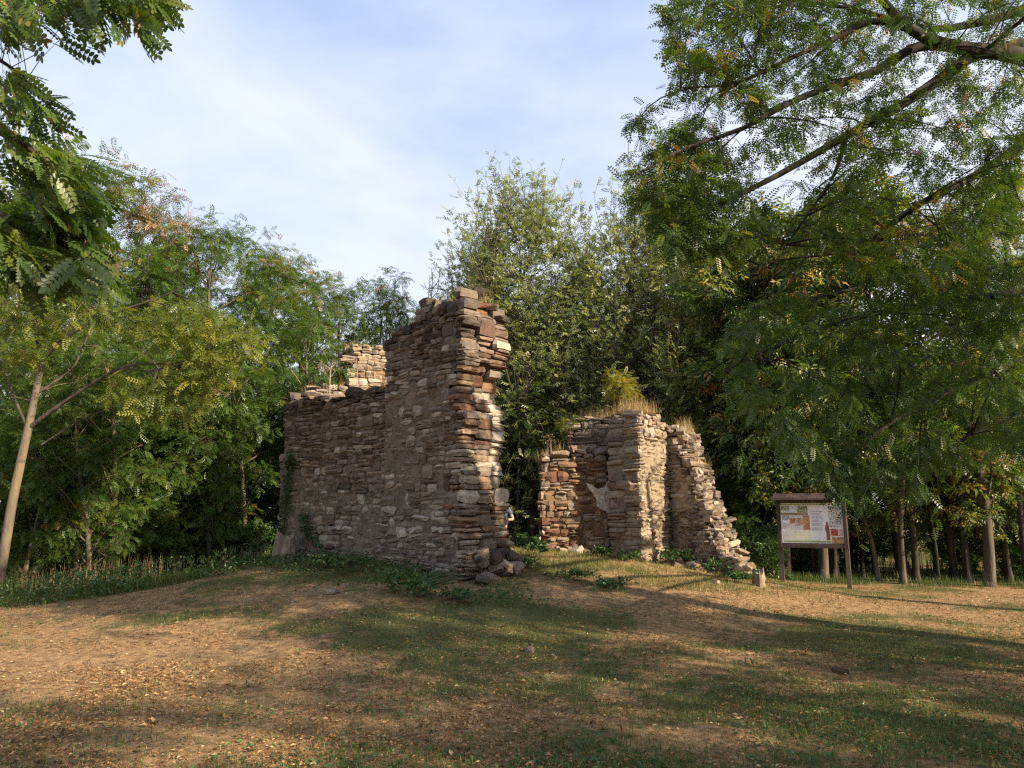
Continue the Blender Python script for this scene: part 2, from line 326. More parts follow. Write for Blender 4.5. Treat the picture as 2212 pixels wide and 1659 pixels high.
# ---- woodland tree prototypes, base at origin
PROTO = {}
def proto(key, seed, H, tr, z0, rmax, nclump, ntw, per, leaf, lsize, leafmat, bark, shape='round', tintmean=0.35, tintsd=0.2, droop=0.35, lean=0.3, rust=0.0):
    rng = np.random.default_rng(seed)
    top = np.array([rng.normal(0, lean), rng.normal(0, lean), H*0.86])
    tp = [np.zeros(3)]+[top*f+np.array([rng.normal(0, 0.10), rng.normal(0, 0.10), 0])*f*2 for f in (0.22, 0.45, 0.7)]+[top]
    wood = []; (tv, tp_) = limb_tube([p-np.array([0, 0, 0.35]) if i == 0 else p for i, p in enumerate(tp)], tr, tr*0.16, 16, 8, 0.8)
    wood.append(tv)
    V0, Q0 = tubes(resample([(0, 0, -0.3), (0, 0, 0.05), (0, 0, 0.35)], 4)[None], np.array([[tr*1.7, tr*1.35, tr*1.02, tr*0.95]]), 8); wood.append((V0, Q0))
    parts = []; ga = rng.uniform(0, 6.28)
    for k in range(nclump):
        f = (k+0.5)/nclump; z = z0+(H-z0)*f
        if shape == 'round': env = math.sin(PI*min(1, 0.16+0.84*f))**0.6
        elif shape == 'poplar': env = (math.sin(PI*min(0.98, 0.22+0.76*f))**0.75)
        elif shape == 'flat': env = 0.55+0.45*math.sin(PI*f)
        else: env = 1.0
        ga += 2.4+rng.normal(0, .3); rad = rmax*env*rng.uniform(0.35, 0.85)
        c = np.array([math.cos(ga)*rad, math.sin(ga)*rad, z])+np.array([top[0]*f, top[1]*f, 0])
        zs = max(z0*0.55, z-(0.9 if shape == 'poplar' else 0.5)*rad-rng.uniform(0.2, 1.0)); i = int(np.clip(np.searchsorted(tp_[:, 2], zs), 1, 14)); s = tp_[i]
        m = s*0.5+c*0.5+np.array([0, 0, -0.12*rad if shape == 'poplar' else 0.10*rad])+rng.normal(0, .10, 3)
        lt, lpp = limb_tube([s, m, c], max(0.012, tr*0.34*(1-0.6*f)), 0.008, 9, 5); wood.append(lt)
        cr = rmax*0.42*rng.uniform(0.7, 1.25)
        q = norm(rng.normal(0, 1, (ntw, 3)))*(rng.uniform(0.15, 1, (ntw, 1))**0.5)
        q *= np.array([1, 1, 1.5 if shape == 'poplar' else 0.62])*cr
        tgt = c+q+ (np.array([0, 0, 0.4*cr]) if shape == 'poplar' else 0)
        b = rng.normal(0, 0.08)
        parts.append(twigs(lpp[3:], tgt, rng, per, leaf, lsize, droop, 0.006, b, 0.92 if shape == 'poplar' else 0.78, 0.16 if shape == 'poplar' else 0.08, tintmean=tintmean, tintsd=tintsd))
        wood.append(parts[-1][0])
    V, Q = join(wood); wm = mesh_np('trunk', V, Q, M[bark], smooth=True)
    V, Q, T = make_crown(parts, leaf); cm = mesh_np('crown', V, Q, M[leafmat], T)
    PROTO[key] = (wm, cm, H)
proto('locust_a', 11, 9.5, 0.15, 1.6, 2.7, 26, 24, 8, T_PIN, 0.27, 'locust', 'bark', tintmean=0.34)
proto('locust_b', 12, 9.0, 0.13, 2.4, 2.3, 24, 24, 8, T_PIN, 0.26, 'locust', 'bark', tintmean=0.42, tintsd=0.24)
proto('locust_c', 13, 7.0, 0.10, 1.0, 2.2, 22, 24, 8, T_PIN, 0.27, 'locust', 'bark_pale', 'flat', tintmean=0.28)
proto('locust_sparse', 14, 10.0, 0.10, 3.5, 1.8, 17, 13, 7, T_PIN, 0.30, 'locust', 'bark', tintmean=0.40)
proto('poplar_a', 15, 12.2, 0.15, 1.6, 3.6, 62, 36, 6, T_SPR, 0.22, 'poplar', 'bark', 'poplar', tintmean=0.58, tintsd=0.24, droop=-0.1)
proto('poplar_b', 16, 11.0, 0.13, 1.6, 3.1, 54, 34, 6, T_SPR, 0.22, 'poplar', 'bark', 'poplar', tintmean=0.54, tintsd=0.24, droop=-0.1)
proto('walnut', 17, 8.5, 0.14, 2.2, 2.8, 28, 22, 6, T_WAL, 0.34, 'walnut', 'bark_dark', 'round', tintmean=0.45, tintsd=0.26)
proto('sapling', 18, 3.2, 0.035, 0.25, 1.15, 13, 12, 7, T_PIN, 0.27, 'locust', 'bark', 'flat', tintmean=0.22, droop=0.2)
proto('bush', 19, 1.5, 0.03, 0.15, 0.85, 11, 12, 5, T_SPR, 0.26, 'weed', 'bark', 'flat', tintmean=0.3, droop=0.1)

def plant(key, x, y, s, rz, label, cat='tree', group=None, name='tree', sz=None, leafmat=None, dz=0.0, tilt=None):
    wm, cm, H = PROTO[key]
    t = thing(name, (x, y, gz(x, y)+dz), label, cat, group, rz)
    t.scale = (s, s, sz if sz else s)
    if tilt: t.rotation_euler = (tilt[0], tilt[1], rz)
    link('trunk', wm, t); c = link('crown', cm, t)
    if leafmat:
        c.material_slots[0].link = 'OBJECT'; c.material_slots[0].material = M[leafmat]
    return t
def px_x(px, y, f=0.985):        # world x of a thing standing at depth y that shows at column px
    return (px-CX)/F*y*f

# ------------------------------------------------------------------ THE GROUND
def axis(lo, hi, step, outer, g=1.16):
    a = list(np.arange(lo, hi+1e-6, step)); s = step; v = hi
    while v < outer: s *= g; v += s; a.append(v)
    s = step; v = lo; b = []
    while v > -outer: s *= g; v -= s; b.append(v)
    return np.array(b[::-1]+a)
gxs, gys = axis(-13, 13, 0.13, 900), axis(2.5, 21, 0.13, 900)
GX, GY = np.meshgrid(gxs, gys)
def green(x, y):
    """where the turf is green rather than bare and littered"""
    a = fbm(x*0.45+3, y*0.62+1, 21, 4); b = fbm(x*2.1, y*2.1, 22, 3)
    g = (a-0.50)*5.5+(b-0.5)*3.4-0.25
    g += 1.1*np.exp(-((x-1.2)/3.4)**2-((y-10.2)/1.7)**2)      # green band before the mound
    g += 1.2*np.exp(-((x+2.2)/2.4)**2-((y-11.8)/1.1)**2)
    g += 1.2*np.exp(-((x-1.2)/2.3)**2-((y-13.4)/0.8)**2)
    g += 0.7*np.exp(-((x-4.5)/3.0)**2-((y-9.5)/1.6)**2)
    g += 0.5*np.exp(-((x-0.8)/1.6)**2-((y-6.8)/1.0)**2)
    g -= 1.5*np.exp(-((x+5.2)/2.7)**2-((y-9.0)/3.2)**2)      # bare dry ground at the left
    g -= 0.8*np.exp(-((x-2.6)/1.9)**2-((y-14.6)/1.0)**2)      # dry crown of the mound
    g += np.where(y > 17.5, 1.0, 0)
    return 1/(1+np.exp(-g*1.6))
GZ = ground(GX, GY)+0.018*(fbm(GX*5, GY*5, 31, 3)-0.5)
nx, ny = len(gxs), len(gys)
idx = np.arange(nx*ny).reshape(ny, nx)
gm, t, o = newmat('dry_turf_ground')
p = N(t, 'ShaderNodeBsdfPrincipled'); p.inputs['Roughness'].default_value = 0.97; p.inputs['Specular IOR Level'].default_value = 0.1
ge = N(t, 'ShaderNodeNewGeometry'); pos = ge.outputs['Position']; ga_ = N(t, 'ShaderNodeAttribute', attribute_name='tint')
n1 = noise(t, 11, 8, 0.7, pos); c1 = ramp(t, [(0.28, (0.085, 0.050, 0.026)), (0.45, (0.235, 0.142, 0.070)), (0.58, (0.36, 0.228, 0.115)), (0.72, (0.49, 0.34, 0.185))]); L2 = t.links.new; L2(n1.outputs[0], c1.inputs[0])
n2 = noise(t, 24, 6, 0.7, pos); c2 = ramp(t, [(0.3, (0.030, 0.042, 0.014)), (0.5, (0.075, 0.088, 0.028)), (0.7, (0.15, 0.14, 0.055))]); L2(n2.outputs[0], c2.inputs[0])
n3 = noise(t, 7, 6, 0.7, pos); f = mathn(t, 'ADD', ga_.outputs['Fac'], mathn(t, 'MULTIPLY', mathn(t, 'SUBTRACT', n3.outputs[0], 0.5), 1.6))
f_ = ramp(t, [(0.45, (0, 0, 0)), (0.75, (0.85, 0.85, 0.85))]); L2(f, f_.inputs[0])
L2(mixc(t, f_.outputs[0], c1.outputs[0], c2.outputs[0]), p.inputs[0])
bp = N(t, 'ShaderNodeBump'); bp.inputs['Strength'].default_value = 1.0; bp.inputs['Distance'].default_value = 0.025; n4 = noise(t, 40, 8, 0.75, pos); L2(n4.outputs[0], bp.inputs['Height']); L2(bp.outputs[0], p.inputs['Normal'])
L2(p.outputs[0], o.inputs[0])
gme = mesh_np('ground', np.stack([GX, GY, GZ], -1), np.stack([idx[:-1, :-1], idx[:-1, 1:], idx[1:, 1:], idx[1:, :-1]], -1).reshape(-1, 4), gm, green(GX, GY).ravel(), smooth=True)
go = link('ground', gme, kind='structure'); go['label'] = 'dry clearing rising to a low mound under the ruins'

# ------------------------------------------------------------------ RUINS
def stone_template(seed, p=6.0, jit=0.10):
    rng = np.random.default_rng(seed); g = (-1., 0., 1.); idx = {}; V = []
    for x in g:
        for y in g:
            for z in g:
                if abs(x)+abs(y)+abs(z) > 0:
                    idx[(x, y, z)] = len(V); V.append((x, y, z))
    V = np.array(V); Q = []
    for ax in range(3):
        for s in (-1., 1.):
            o1, o2 = [a for a in range(3) if a != ax]
            for a in (-1., 0.):
                for b in (-1., 0.):
                    q = []
                    for (da, db) in ((0, 0), (1, 0), (1, 1), (0, 1)):
                        c = [0, 0, 0]; c[ax] = s; c[o1] = a+da; c[o2] = b+db; q.append(idx[tuple(c)])
                    if (s > 0) == (ax == 1): q = q[::-1]
                    Q.append(q)
    r = (np.abs(V)**p).sum(1)**(1/p); V = V/r[:, None]*(1.0)
    V = V*0.55+rng.normal(0, jit*0.5, V.shape)*np.array([0.8, 1.0, 0.9])
    k = rng.uniform(-0.16, 0.16); V[:, 2] *= 1+k*2*V[:, 0]; V[:, 0] += rng.uniform(-.12, .12)*V[:, 2]
    return V, np.array(Q)
STT = [stone_template(100+i, random.choice([3.6, 4.5, 6.0, 9.0]), random.choice([.07, .10, .14])) for i in range(24)]
STM = {}
def stone_mesh(i, mk):
    if (i, mk) not in STM: STM[(i, mk)] = mesh_np('stone', STT[i][0], STT[i][1], M[mk])
    return STM[(i, mk)]
def rotm(rz, rx, ry): return np.array(Matrix.Rotation(rz, 3, 'Z') @ Matrix.Rotation(ry, 3, 'Y') @ Matrix.Rotation(rx, 3, 'X'))

class Ruin:
    def __init__(s, name, loc, label, seed):
        s.t = thing(name, loc, label, 'ruin'); s.loc = np.array(loc, float); s.st = []; s.rng = random.Random(seed); s.seed = seed
        s.core = []
    def seg(s, P0, P1, thick, prof, zone, zb=None, ext0=0.0, ext1=0.0, hidden_back=False, course=(0.085, 0.175), length=(0.13, 0.42), endfn=None, rag=0.10, coremat='mortar', proud=0.04, ends=(True, True), toprough=0.05):
        """wall from P0 to P1; its body lies on the left of the walking direction; prof [(s,z)] is its broken top"""
        P0 = np.array(P0, float); P1 = np.array(P1, float); d = P1-P0; Ln = np.hypot(*d); d = d/Ln; nb = np.array([-d[1], d[0]])   # into the body
        ps = [a for a, _ in prof]; pz = [b for _, b in prof]; R = s.rng
        def top(q, off=0): return float(np.interp(q, ps, pz))
        base = min(gz(*(P0+d*q+nb*k)) for q in np.linspace(0, Ln, 6) for k in (0, thick))-0.15
        rows = max(2, int(round(thick/0.30))); rt = thick/rows; ang = math.atan2(d[1], d[0])
        z = base
        while z < max(pz)+0.05:
            hb = R.uniform(course[0]+course[1]*0.6, course[1]*1.9)
            for r in range(rows):
                q = -ext0+R.uniform(-0.25, 0)
                while q < Ln+ext1+0.02:
                    k_ = R.random(); lm = (length[0]+length[1])/2; cells = []
                    if k_ < 0.36:
                        W = R.uniform(lm*0.65, length[1]); cells = [(q, W, 0, 1)]
                    elif k_ < 0.87:
                        W = R.uniform(length[1]*0.8, length[1]*1.7); f_ = R.uniform(0.34, 0.66)
                        for (f0, f1) in ((0, f_), (f_, 1)):
                            nn = R.choice([1, 2, 2, 2, 3]) if W > 0.45 else R.choice([1, 1, 2]); cut = sorted([(i+R.uniform(-.22, .22))/nn for i in range(1, nn)]); cut = [0]+cut+[1]
                            cells += [(q+W*cut[i], W*(cut[i+1]-cut[i]), f0, f1) for i in range(nn)]
                    else:
                        W = R.uniform(lm, length[1]*1.2); c1 = R.uniform(.25, .4); c2 = R.uniform(.6, .75); cells = [(q, W*R.uniform(.9, 1.05), 0, c1), (q+R.uniform(-.04, .04), W, c1, c2), (q, W*R.uniform(.85, 1), c2, 1)]
                    q += W
                    for (qa, ln, f0, f1) in cells:
                        qc = qa+ln/2; hc = hb*(f1-f0)
                        e1 = Ln+ext1+(endfn(z, r/(rows-1)) if endfn else 0); e0 = -ext0
                        wob = 0.055*(fbm(qc*0.9, z*0.5+r*5, s.seed+9, 2)-0.5)*2
                        zc = z+hb*(f0+f1)/2+wob
                        e1 += rag*(fbm(zc*3.1, r*1.7+s.seed, 40, 2)-0.5)*2; e0 += rag*(fbm(zc*3.3, r*1.9+s.seed, 41, 2)-0.5)*2
                        if qa > e1-0.07 or qa+ln < e0+0.07: continue
                        if qa+ln > e1+0.04: ln = e1+R.uniform(-.02, .05)-qa; qc = qa+ln/2
                        if qa < e0-0.04: ln = qa+ln-e0+R.uniform(-.02, .04); qc = e0+ln/2
                        tz = top(qc)+R.uniform(-toprough, toprough)-0.16*(r/(rows-1))*(fbm(qc*2, r*3.0, s.seed, 2))
                        if zc > tz: continue
                        near_top = tz-zc < 0.42; near_end = (e1-qc < 0.34 and ends[1]) or (qc-e0 < 0.34 and ends[0])
                        if not (r == 0 or (r == rows-1 and not hidden_back) or near_top or near_end): continue
                        p = P0+d*qc+nb*(rt*(r+0.5))
                        if zc < gz(*p)-0.12: continue
                        mk, emb = zone(qc, zc, r/(rows-1), R)
                        if mk is None: continue
                        dep = rt*R.uniform(1.0, 1.12)
                        if r == 0: p = p-nb*(proud*(1-emb)+R.uniform(-0.016, 0.016))
                        elif r == rows-1: p = p+nb*(0.03+R.uniform(-0.02, 0.03))
                        else: p = p+nb*R.uniform(-0.04, 0.04)
                        jt = 0.035 if tz-zc > 0.2 else 0.12
                        s.st.append(dict(c=np.array([p[0], p[1], zc]), rz=ang+R.gauss(0, 0.045)+(PI if R.random() < .5 else 0), rx=R.gauss(0, jt), ry=R.gauss(0, jt*1.3),
                                         sc=(ln*R.uniform(0.92, 1.0), dep, hc*R.uniform(0.88, 1.0)), m=mk, i=R.randrange(24), front=(r == 0), n=-nb if r == 0 else (d if near_end else nb)))
            z += hb
        # core: rubble fill, lofted rectangle following the broken top
        K = max(6, int((Ln)/0.065)); Z = 72; V = []
        cols = []
        for k in range(K+1):
            q = (Ln)*k/K; zt = min(top(q), top(q-0.12), top(q+0.12))-0.19-0.06*fbm(q*3, 1, s.seed, 2)
            if k == 0: q += 0.05
            if k == K: q -= 0.10
            ring = []
            for j in range(Z+1):
                zz = base+(zt-base)*j/Z
                bul = 0.07*(fbm(q*3.2, zz*3.2, s.seed+3, 5)-0.5)*2
                _, emb = zone(q, zz, 0.0, s.rng) if j < Z else ('', 0)
                e = 0
                if endfn and k > K-9: e = (min(0, endfn(zz, 1.0))-0.05)*(k-K+9)/9
                pp = P0+d*(q+e)+nb*(0.032-0.050*emb-bul*0.60); ring.append((pp[0], pp[1], zz))
            for j in range(1, 5):
                ef = (min(0, endfn(zt, 1.0))-0.05)*(k-K+9)/9 if endfn and k > K-9 else 0
                pp = P0+d*(q+ef)+nb*(thick*j/5); ring.append((pp[0], pp[1], zt+0.04*(fbm(q*4, j, s.seed, 2)-.5)))
            for j in range(0, Z+1, 2):
                zz = zt+(base-zt)*j/Z; ef = (min(0, endfn(zz, 1.0))-0.05)*(k-K+9)/9 if endfn and k > K-9 else 0; pp = P0+d*(q+ef)+nb*(thick-0.09); ring.append((pp[0], pp[1], zz))
            V.append(ring)
        V = np.array(V); nk = V.shape[1]; ii = np.arange((K+1)*nk).reshape(K+1, nk)
        Q = np.stack([ii[:-1, :-1], ii[1:, :-1], ii[1:, 1:], ii[:-1, 1:]], -1).reshape(-1, 4)
        # end caps as quad strips front-back
        caps = []
        for k, fl in ((0, 1), (K, 0)):
            r_ = ii[k]
            for j in range(0, 36):
                qd = [r_[2*j], r_[2*j+2], r_[nk-2-j], r_[nk-1-j]]; caps.append(qd if fl else qd[::-1])
        s.core.append((V.reshape(-1, 3), np.vstack([Q, np.array(caps)]), coremat))
    def loose(s, pts, mats, size=(0.12, 0.34)):
        for (x, y, z) in pts:
            R = s.rng; a = R.uniform(*size)
            s.st.append(dict(c=np.array([x, y, z]), rz=R.uniform(0, 6.3), rx=R.gauss(0, .3), ry=R.gauss(0, .3), sc=(a, a*R.uniform(.6, .9), a*R.uniform(.35, .6)), m=R.choice(mats), i=R.randrange(24), front=True, n=None))
    def finish(s, limit=292):
        for V, Q, mk in s.core:
            link('rubble_core', mesh_np('rubble_core', V-s.loc, Q, M[mk], smooth=True), s.t)
        def score(e):
            v = CAM-e['c']; v = v/np.linalg.norm(v)
            if e['n'] is not None:
                f = v[0]*e['n'][0]+v[1]*e['n'][1]
                if f < 0.05: return 0
            else: f = 0.8
            return e['sc'][0]*e['sc'][2]*(0.3+f)/np.linalg.norm(CAM-e['c'])**2
        order = sorted(range(len(s.st)), key=lambda k: -score(s.st[k]))
        for k in order[:limit]:
            e = s.st[k]; o = link('stone', stone_mesh(e['i'], e['m']), s.t, tuple(e['c']-s.loc)); o.rotation_euler = (e['rx'], e['ry'], e['rz']); o.scale = e['sc']
        mats = sorted({s.st[k]['m'] for k in order[limit:]}); Vs, Qs, mi, off = [], [], [], 0
        for k in order[limit:]:
            e = s.st[k]; V, Q = STT[e['i']]; Rm = np.array(Matrix.Rotation(e['rz'], 3, 'Z') @ Matrix.Rotation(e['ry'], 3, 'Y') @ Matrix.Rotation(e['rx'], 3, 'X'))
            Vs.append((V*np.array(e['sc'])) @ Rm.T+e['c']-s.loc); Qs.append(Q+off); off += len(V); mi += [mats.index(e['m'])]*len(Q)
        if Vs:
            me = mesh_np('stonework', np.concatenate(Vs), np.concatenate(Qs), None)
            for m_ in mats: me.materials.append(M[m_])
            me.polygons.foreach_set('material_index', np.array(mi, dtype=np.int32)); me.update()
            link('stonework', me, s.t, kind='stuff')

def prof_px(P0, P1, pts): return sorted([face_hit(a, b, P0, P1) for a, b in pts])

# --- left ruin: low wall A-B, tall pier B-C
fd = np.array([0.735, -0.678]); nbk = np.array([0.678, 0.735])
A = np.array([-5.10, 16.0]); C = np.array([-0.774, 12.0]); B = np.array([-2.345, 13.456])
A1, B1 = A+nbk*0.14, B+nbk*0.14
ruin1 = Ruin('ruined_wall', (A[0], A[1], gz(*A)), 'tall shaded ruined wall of brown stone with a broken pier at its right end', 5)
def zone_left(q, z, r, R):
    n = float(fbm(q*0.9, z*0.8, 50, 3)); pk = R.random()
    low = z < 2.6-0.25*q
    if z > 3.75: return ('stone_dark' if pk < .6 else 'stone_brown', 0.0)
    if low: return ('stone_mix' if pk < .55 else ('stone_pale' if pk < .62 else 'stone_brown'), 0.75 if n > 0.42 else 0.3)
    return ('stone_brown' if pk < .66 else ('stone_mix' if pk < .95 else 'stone_pale'), 0.15)
def zone_pier(q, z, r, R):
    n = float(fbm(q*0.9+5, z*0.7, 51, 3)); pk = R.random()
    if r > 0.6 and 1.75 < z < 3.75 and q > 1.5 and float(fbm(z*2.2, q*3, 57, 2)) > .36: return ('lime_stone', 0.5)
    if r > 0.15 and q > 1.55: return ('stone_red' if pk < .42 else ('stone_brown' if pk < .7 else 'stone_mix'), 0.2)
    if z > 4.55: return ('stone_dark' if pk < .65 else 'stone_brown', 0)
    if q > 1.75 and 1.2 < z < 4.0 and pk < 0.35: return ('stone_red', 0.1)
    if z > 3.6: return ('stone_brown' if pk < .75 else 'stone_mix', 0.15)
    return ('stone_brown' if pk < .35 else 'stone_mix', 0.8 if n > 0.46 else 0.4)
profA = prof_px(A1, B1, [(600, 872), (612, 862), (640, 856), (680, 852), (715, 857), (755, 853), (790, 842), (812, 836), (832, 833)])
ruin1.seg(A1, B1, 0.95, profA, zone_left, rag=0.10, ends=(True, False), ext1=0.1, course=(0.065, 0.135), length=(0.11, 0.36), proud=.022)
profB = prof_px(B, C, [(820, 745), (832, 735), (848, 722), (852, 712), (880, 700), (896, 690), (908, 668), (918, 652), (935, 648), (960, 655), (980, 640), (1000, 633), (1030, 630)])
def pier_end(z, r):
    e = 0.0
    if z > 4.1: e -= 0.02
    elif z > 3.2: e -= 0.34*math.sin((z-3.2)/0.9*PI)*(0.4+0.6*r)
    elif z > 1.9: e -= 0.16*r
    elif z < 1.35: e += 0.08
    return e
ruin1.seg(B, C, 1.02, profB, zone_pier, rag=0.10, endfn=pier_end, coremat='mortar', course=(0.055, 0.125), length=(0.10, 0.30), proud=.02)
# lumps at the top and the overhanging stone at the right
topz = profB[-1][1]
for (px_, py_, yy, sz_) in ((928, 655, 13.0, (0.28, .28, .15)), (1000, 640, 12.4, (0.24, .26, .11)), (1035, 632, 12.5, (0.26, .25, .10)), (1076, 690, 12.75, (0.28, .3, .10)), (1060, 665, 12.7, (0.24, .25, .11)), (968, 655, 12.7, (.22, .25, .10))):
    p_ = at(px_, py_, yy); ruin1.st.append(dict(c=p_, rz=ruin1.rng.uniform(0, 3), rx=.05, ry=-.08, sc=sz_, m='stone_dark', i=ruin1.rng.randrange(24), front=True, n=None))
# foot of the broken end
pts = []
for k in range(20):
    a = ruin1.rng.uniform(-0.25, 0.30); b = ruin1.rng.uniform(0.1, 1.05); p_ = C+fd*a+nbk*b; pts.append((p_[0], p_[1], gz(*p_)+ruin1.rng.uniform(0.0, 0.75)*max(0, 1-max(a, 0)*3)))
ruin1.loose(pts, ['stone_mix', 'stone_dark', 'stone_brown'], (0.15, 0.32))
def slab(outline, org, u, thickness, mat, name, parent, loc, subdiv=5):
    """irregular plaster patch: outline [(s,z)] on the upright plane through org along u, really thick"""
    n_ = np.array([u[1], -u[0]]); c = np.mean(outline, 0); V, Q = [], []; K = len(outline)
    rings = [(1.0, 0.0), (1.0, thickness*0.7), (0.9, thickness), (0.55, thickness*1.05), (0.2, thickness)]
    for f, h in rings:
        for k, (a, b) in enumerate(outline):
            a2 = c[0]+(a-c[0])*f; b2 = c[1]+(b-c[1])*f; hh = h+(0.012*(hsh(k, f*10, 3)-.5) if h else 0)
            V.append((org[0]+u[0]*a2+n_[0]*hh, org[1]+u[1]*a2+n_[1]*hh, b2))
    for r in range(len(rings)-1):
        for k in range(K): Q.append((r*K+k, r*K+(k+1) % K, (r+1)*K+(k+1) % K, (r+1)*K+k))
    V.append((org[0]+u[0]*c[0]+n_[0]*thickness, org[1]+u[1]*c[0]+n_[1]*thickness, c[1])); cidx = len(V)-1; b0 = (len(rings)-1)*K
    for k in range(0, K-1, 2): Q.append((b0+k, b0+k+1, b0+(k+2) % K, cidx))
    return link(name, mesh_np(name, np.array(V)-loc, np.array(Q), mat), parent)
# bright lime plaster left on the inner half of the broken end
def blob(cx_, cz_, rx_, rz_, seed, K=20):
    return [(cx_+rx_*(0.85+0.28*hsh(k, seed, 1))*math.cos(2*PI*k/K), cz_+rz_*(0.85+0.25*hsh(k, seed, 2))*math.sin(2*PI*k/K)) for k in range(K)]
ruin1.finish()

# --- fragment behind the left ruin
g0 = at(640, 1180, 17.6)[:2]; g1 = at(832, 1180, 18.6)[:2]
ruin2 = Ruin('ruined_wall', (g0[0], g0[1], gz(*g0)), 'sunlit ruined wall fragment rising behind the tall shaded wall, dry grass on top', 8)
def zone_back(q, z, r, R):
    pk = R.random(); return ('stone_pale' if pk < .6 else 'stone_mix', 0.2)
prof2 = prof_px(g0, g1, [(640, 868), (660, 845), (690, 830), (720, 835), (745, 826), (752, 775), (760, 748), (775, 742), (800, 745), (826, 752), (832, 760)])
ruin2.seg(g0, g1, 0.8, prof2, zone_back, rag=0.08, coremat='mortar_ochre', course=(0.06, 0.12), length=(0.1, 0.3), proud=.025)
ruin2.finish(200)

# --- right ruin
E = at(1168, 1190, 16.0)[:2]; Fp = at(1322, 1190, 16.0)[:2]; G = at(1388, 1185, 15.25)[:2]; H_ = at(1450, 1175, 16.25)[:2]; I_ = at(1588, 1240, 15.0)[:2]
ruin3 = Ruin('ruined_wall', (G[0], G[1], gz(*G)), 'sunlit ruined corner of buff stone with red rubble panel, dry grass crest and stepped right slope', 11)
def zone_panel(q, z, r, R):
    pk = R.random()
    if z > 2.75: return ('stone_mix' if pk < .5 else ('stone_pale' if pk < .75 else 'stone_brown'), 0.35)
    return ('stone_red' if pk < .68 else ('stone_pale' if pk < .82 else 'stone_mix'), 0.2)
def zone_pil(q, z, r, R):
    pk = R.random()
    if z < 2.2: return ('stone_red' if pk < .35 else 'stone_pale', 0.2)
    return ('stone_pale' if pk < .40 else 'stone_mix', 0.35)
def zone_lit(q, z, r, R):
    pk = R.random(); return ('stone_pale' if pk < .85 else 'stone_red' if z < 2.4 else 'stone_mix', 0.6)
def zone_slope(q, z, r, R):
    pk = R.random(); return ('stone_mix' if pk < .50 else ('stone_pale' if pk < .85 else 'stone_brown'), 0.4 if r == 0 else 0.1)  # extra pale stones lighten this wall's shaded face by colour
ruin3.seg(E, Fp, 0.75, prof_px(E, Fp, [(1160, 990), (1172, 982), (1190, 976), (1215, 968), (1260, 966), (1300, 965), (1324, 962)]), zone_panel, rag=0.10, coremat='mortar_ochre', ends=(True, False), length=(0.09, 0.27), course=(0.06, 0.13), proud=.02)
b0_ = at(1228, 1190, 16.5)[:2]; b1_ = at(1392, 1190, 16.05)[:2]
ruin3.seg(b0_, b1_, 0.8, prof_px(b0_, b1_, [(1225, 925), (1235, 912), (1260, 903), (1300, 899), (1345, 893), (1395, 888)]), zone_pil, rag=0.1, course=(0.045, 0.10), length=(0.09, 0.26), proud=.03)
ruin3.seg(Fp, G-(G-Fp)/np.hypot(*(G-Fp))*0.04, 0.30, prof_px(Fp, G, [(1318, 902), (1340, 897), (1365, 893), (1390, 893)]), zone_pil, rag=0.03, course=(0.035, 0.09), length=(0.07, 0.20), ends=(True, False), proud=.02, endfn=lambda z, r: -0.12*r)
ruin3.seg(G, H_, 0.75, prof_px(G, H_, [(1386, 893), (1405, 898), (1430, 905), (1452, 915)]), zone_lit, rag=0.04, coremat='mortar_pale', course=(0.055, 0.12), length=(0.08, 0.24), ends=(False, False), ext1=0.06, proud=.02)
ruin3.seg(H_, I_, 0.70, prof_px(H_, I_, [(1448, 918), (1462, 925), (1469, 950), (1473, 985), (1490, 1000), (1500, 1045), (1517, 1085), (1533, 1130), (1550, 1180), (1572, 1215), (1588, 1240)]), zone_slope, rag=0.08, course=(0.05, 0.11), length=(0.09, 0.25), toprough=0.06, ext0=0.3, proud=.015, coremat='mortar_pale')  # pale core mortar likewise lifts the shade through its colour
sl = prof_px(H_, I_, [(1448, 918), (1462, 925), (1469, 950), (1473, 985), (1490, 1000), (1500, 1045), (1517, 1085), (1533, 1130), (1550, 1180), (1572, 1215), (1588, 1240)])
dHI = (I_-H_)/np.hypot(*(I_-H_)); nHI = np.array([-dHI[1], dHI[0]]); arc = np.concatenate([[0], np.cumsum(np.hypot(np.diff([a for a, _ in sl]), np.diff([b for _, b in sl])))])
for k in range(230):
    u_ = ruin3.rng.uniform(0, arc[-1]); q_ = float(np.interp(u_, arc, [a for a, _ in sl])); z_ = float(np.interp(u_, arc, [b for _, b in sl])); r_ = ruin3.rng.uniform(0.04, 0.66); p_ = H_+dHI*q_+nHI*r_; a_ = ruin3.rng.uniform(.07, .17)
    ruin3.st.append(dict(c=np.array([p_[0], p_[1], z_-0.04-0.14*r_+ruin3.rng.uniform(-.03, .03)]), rz=ruin3.rng.uniform(0, 6.3), rx=ruin3.rng.gauss(0, .25), ry=ruin3.rng.gauss(0, .25), sc=(a_*1.3, a_, a_*ruin3.rng.uniform(.5, .8)), m=ruin3.rng.choice(['stone_mix', 'stone_mix', 'stone_pale', 'stone_brown']), i=ruin3.rng.randrange(24), front=True, n=None))
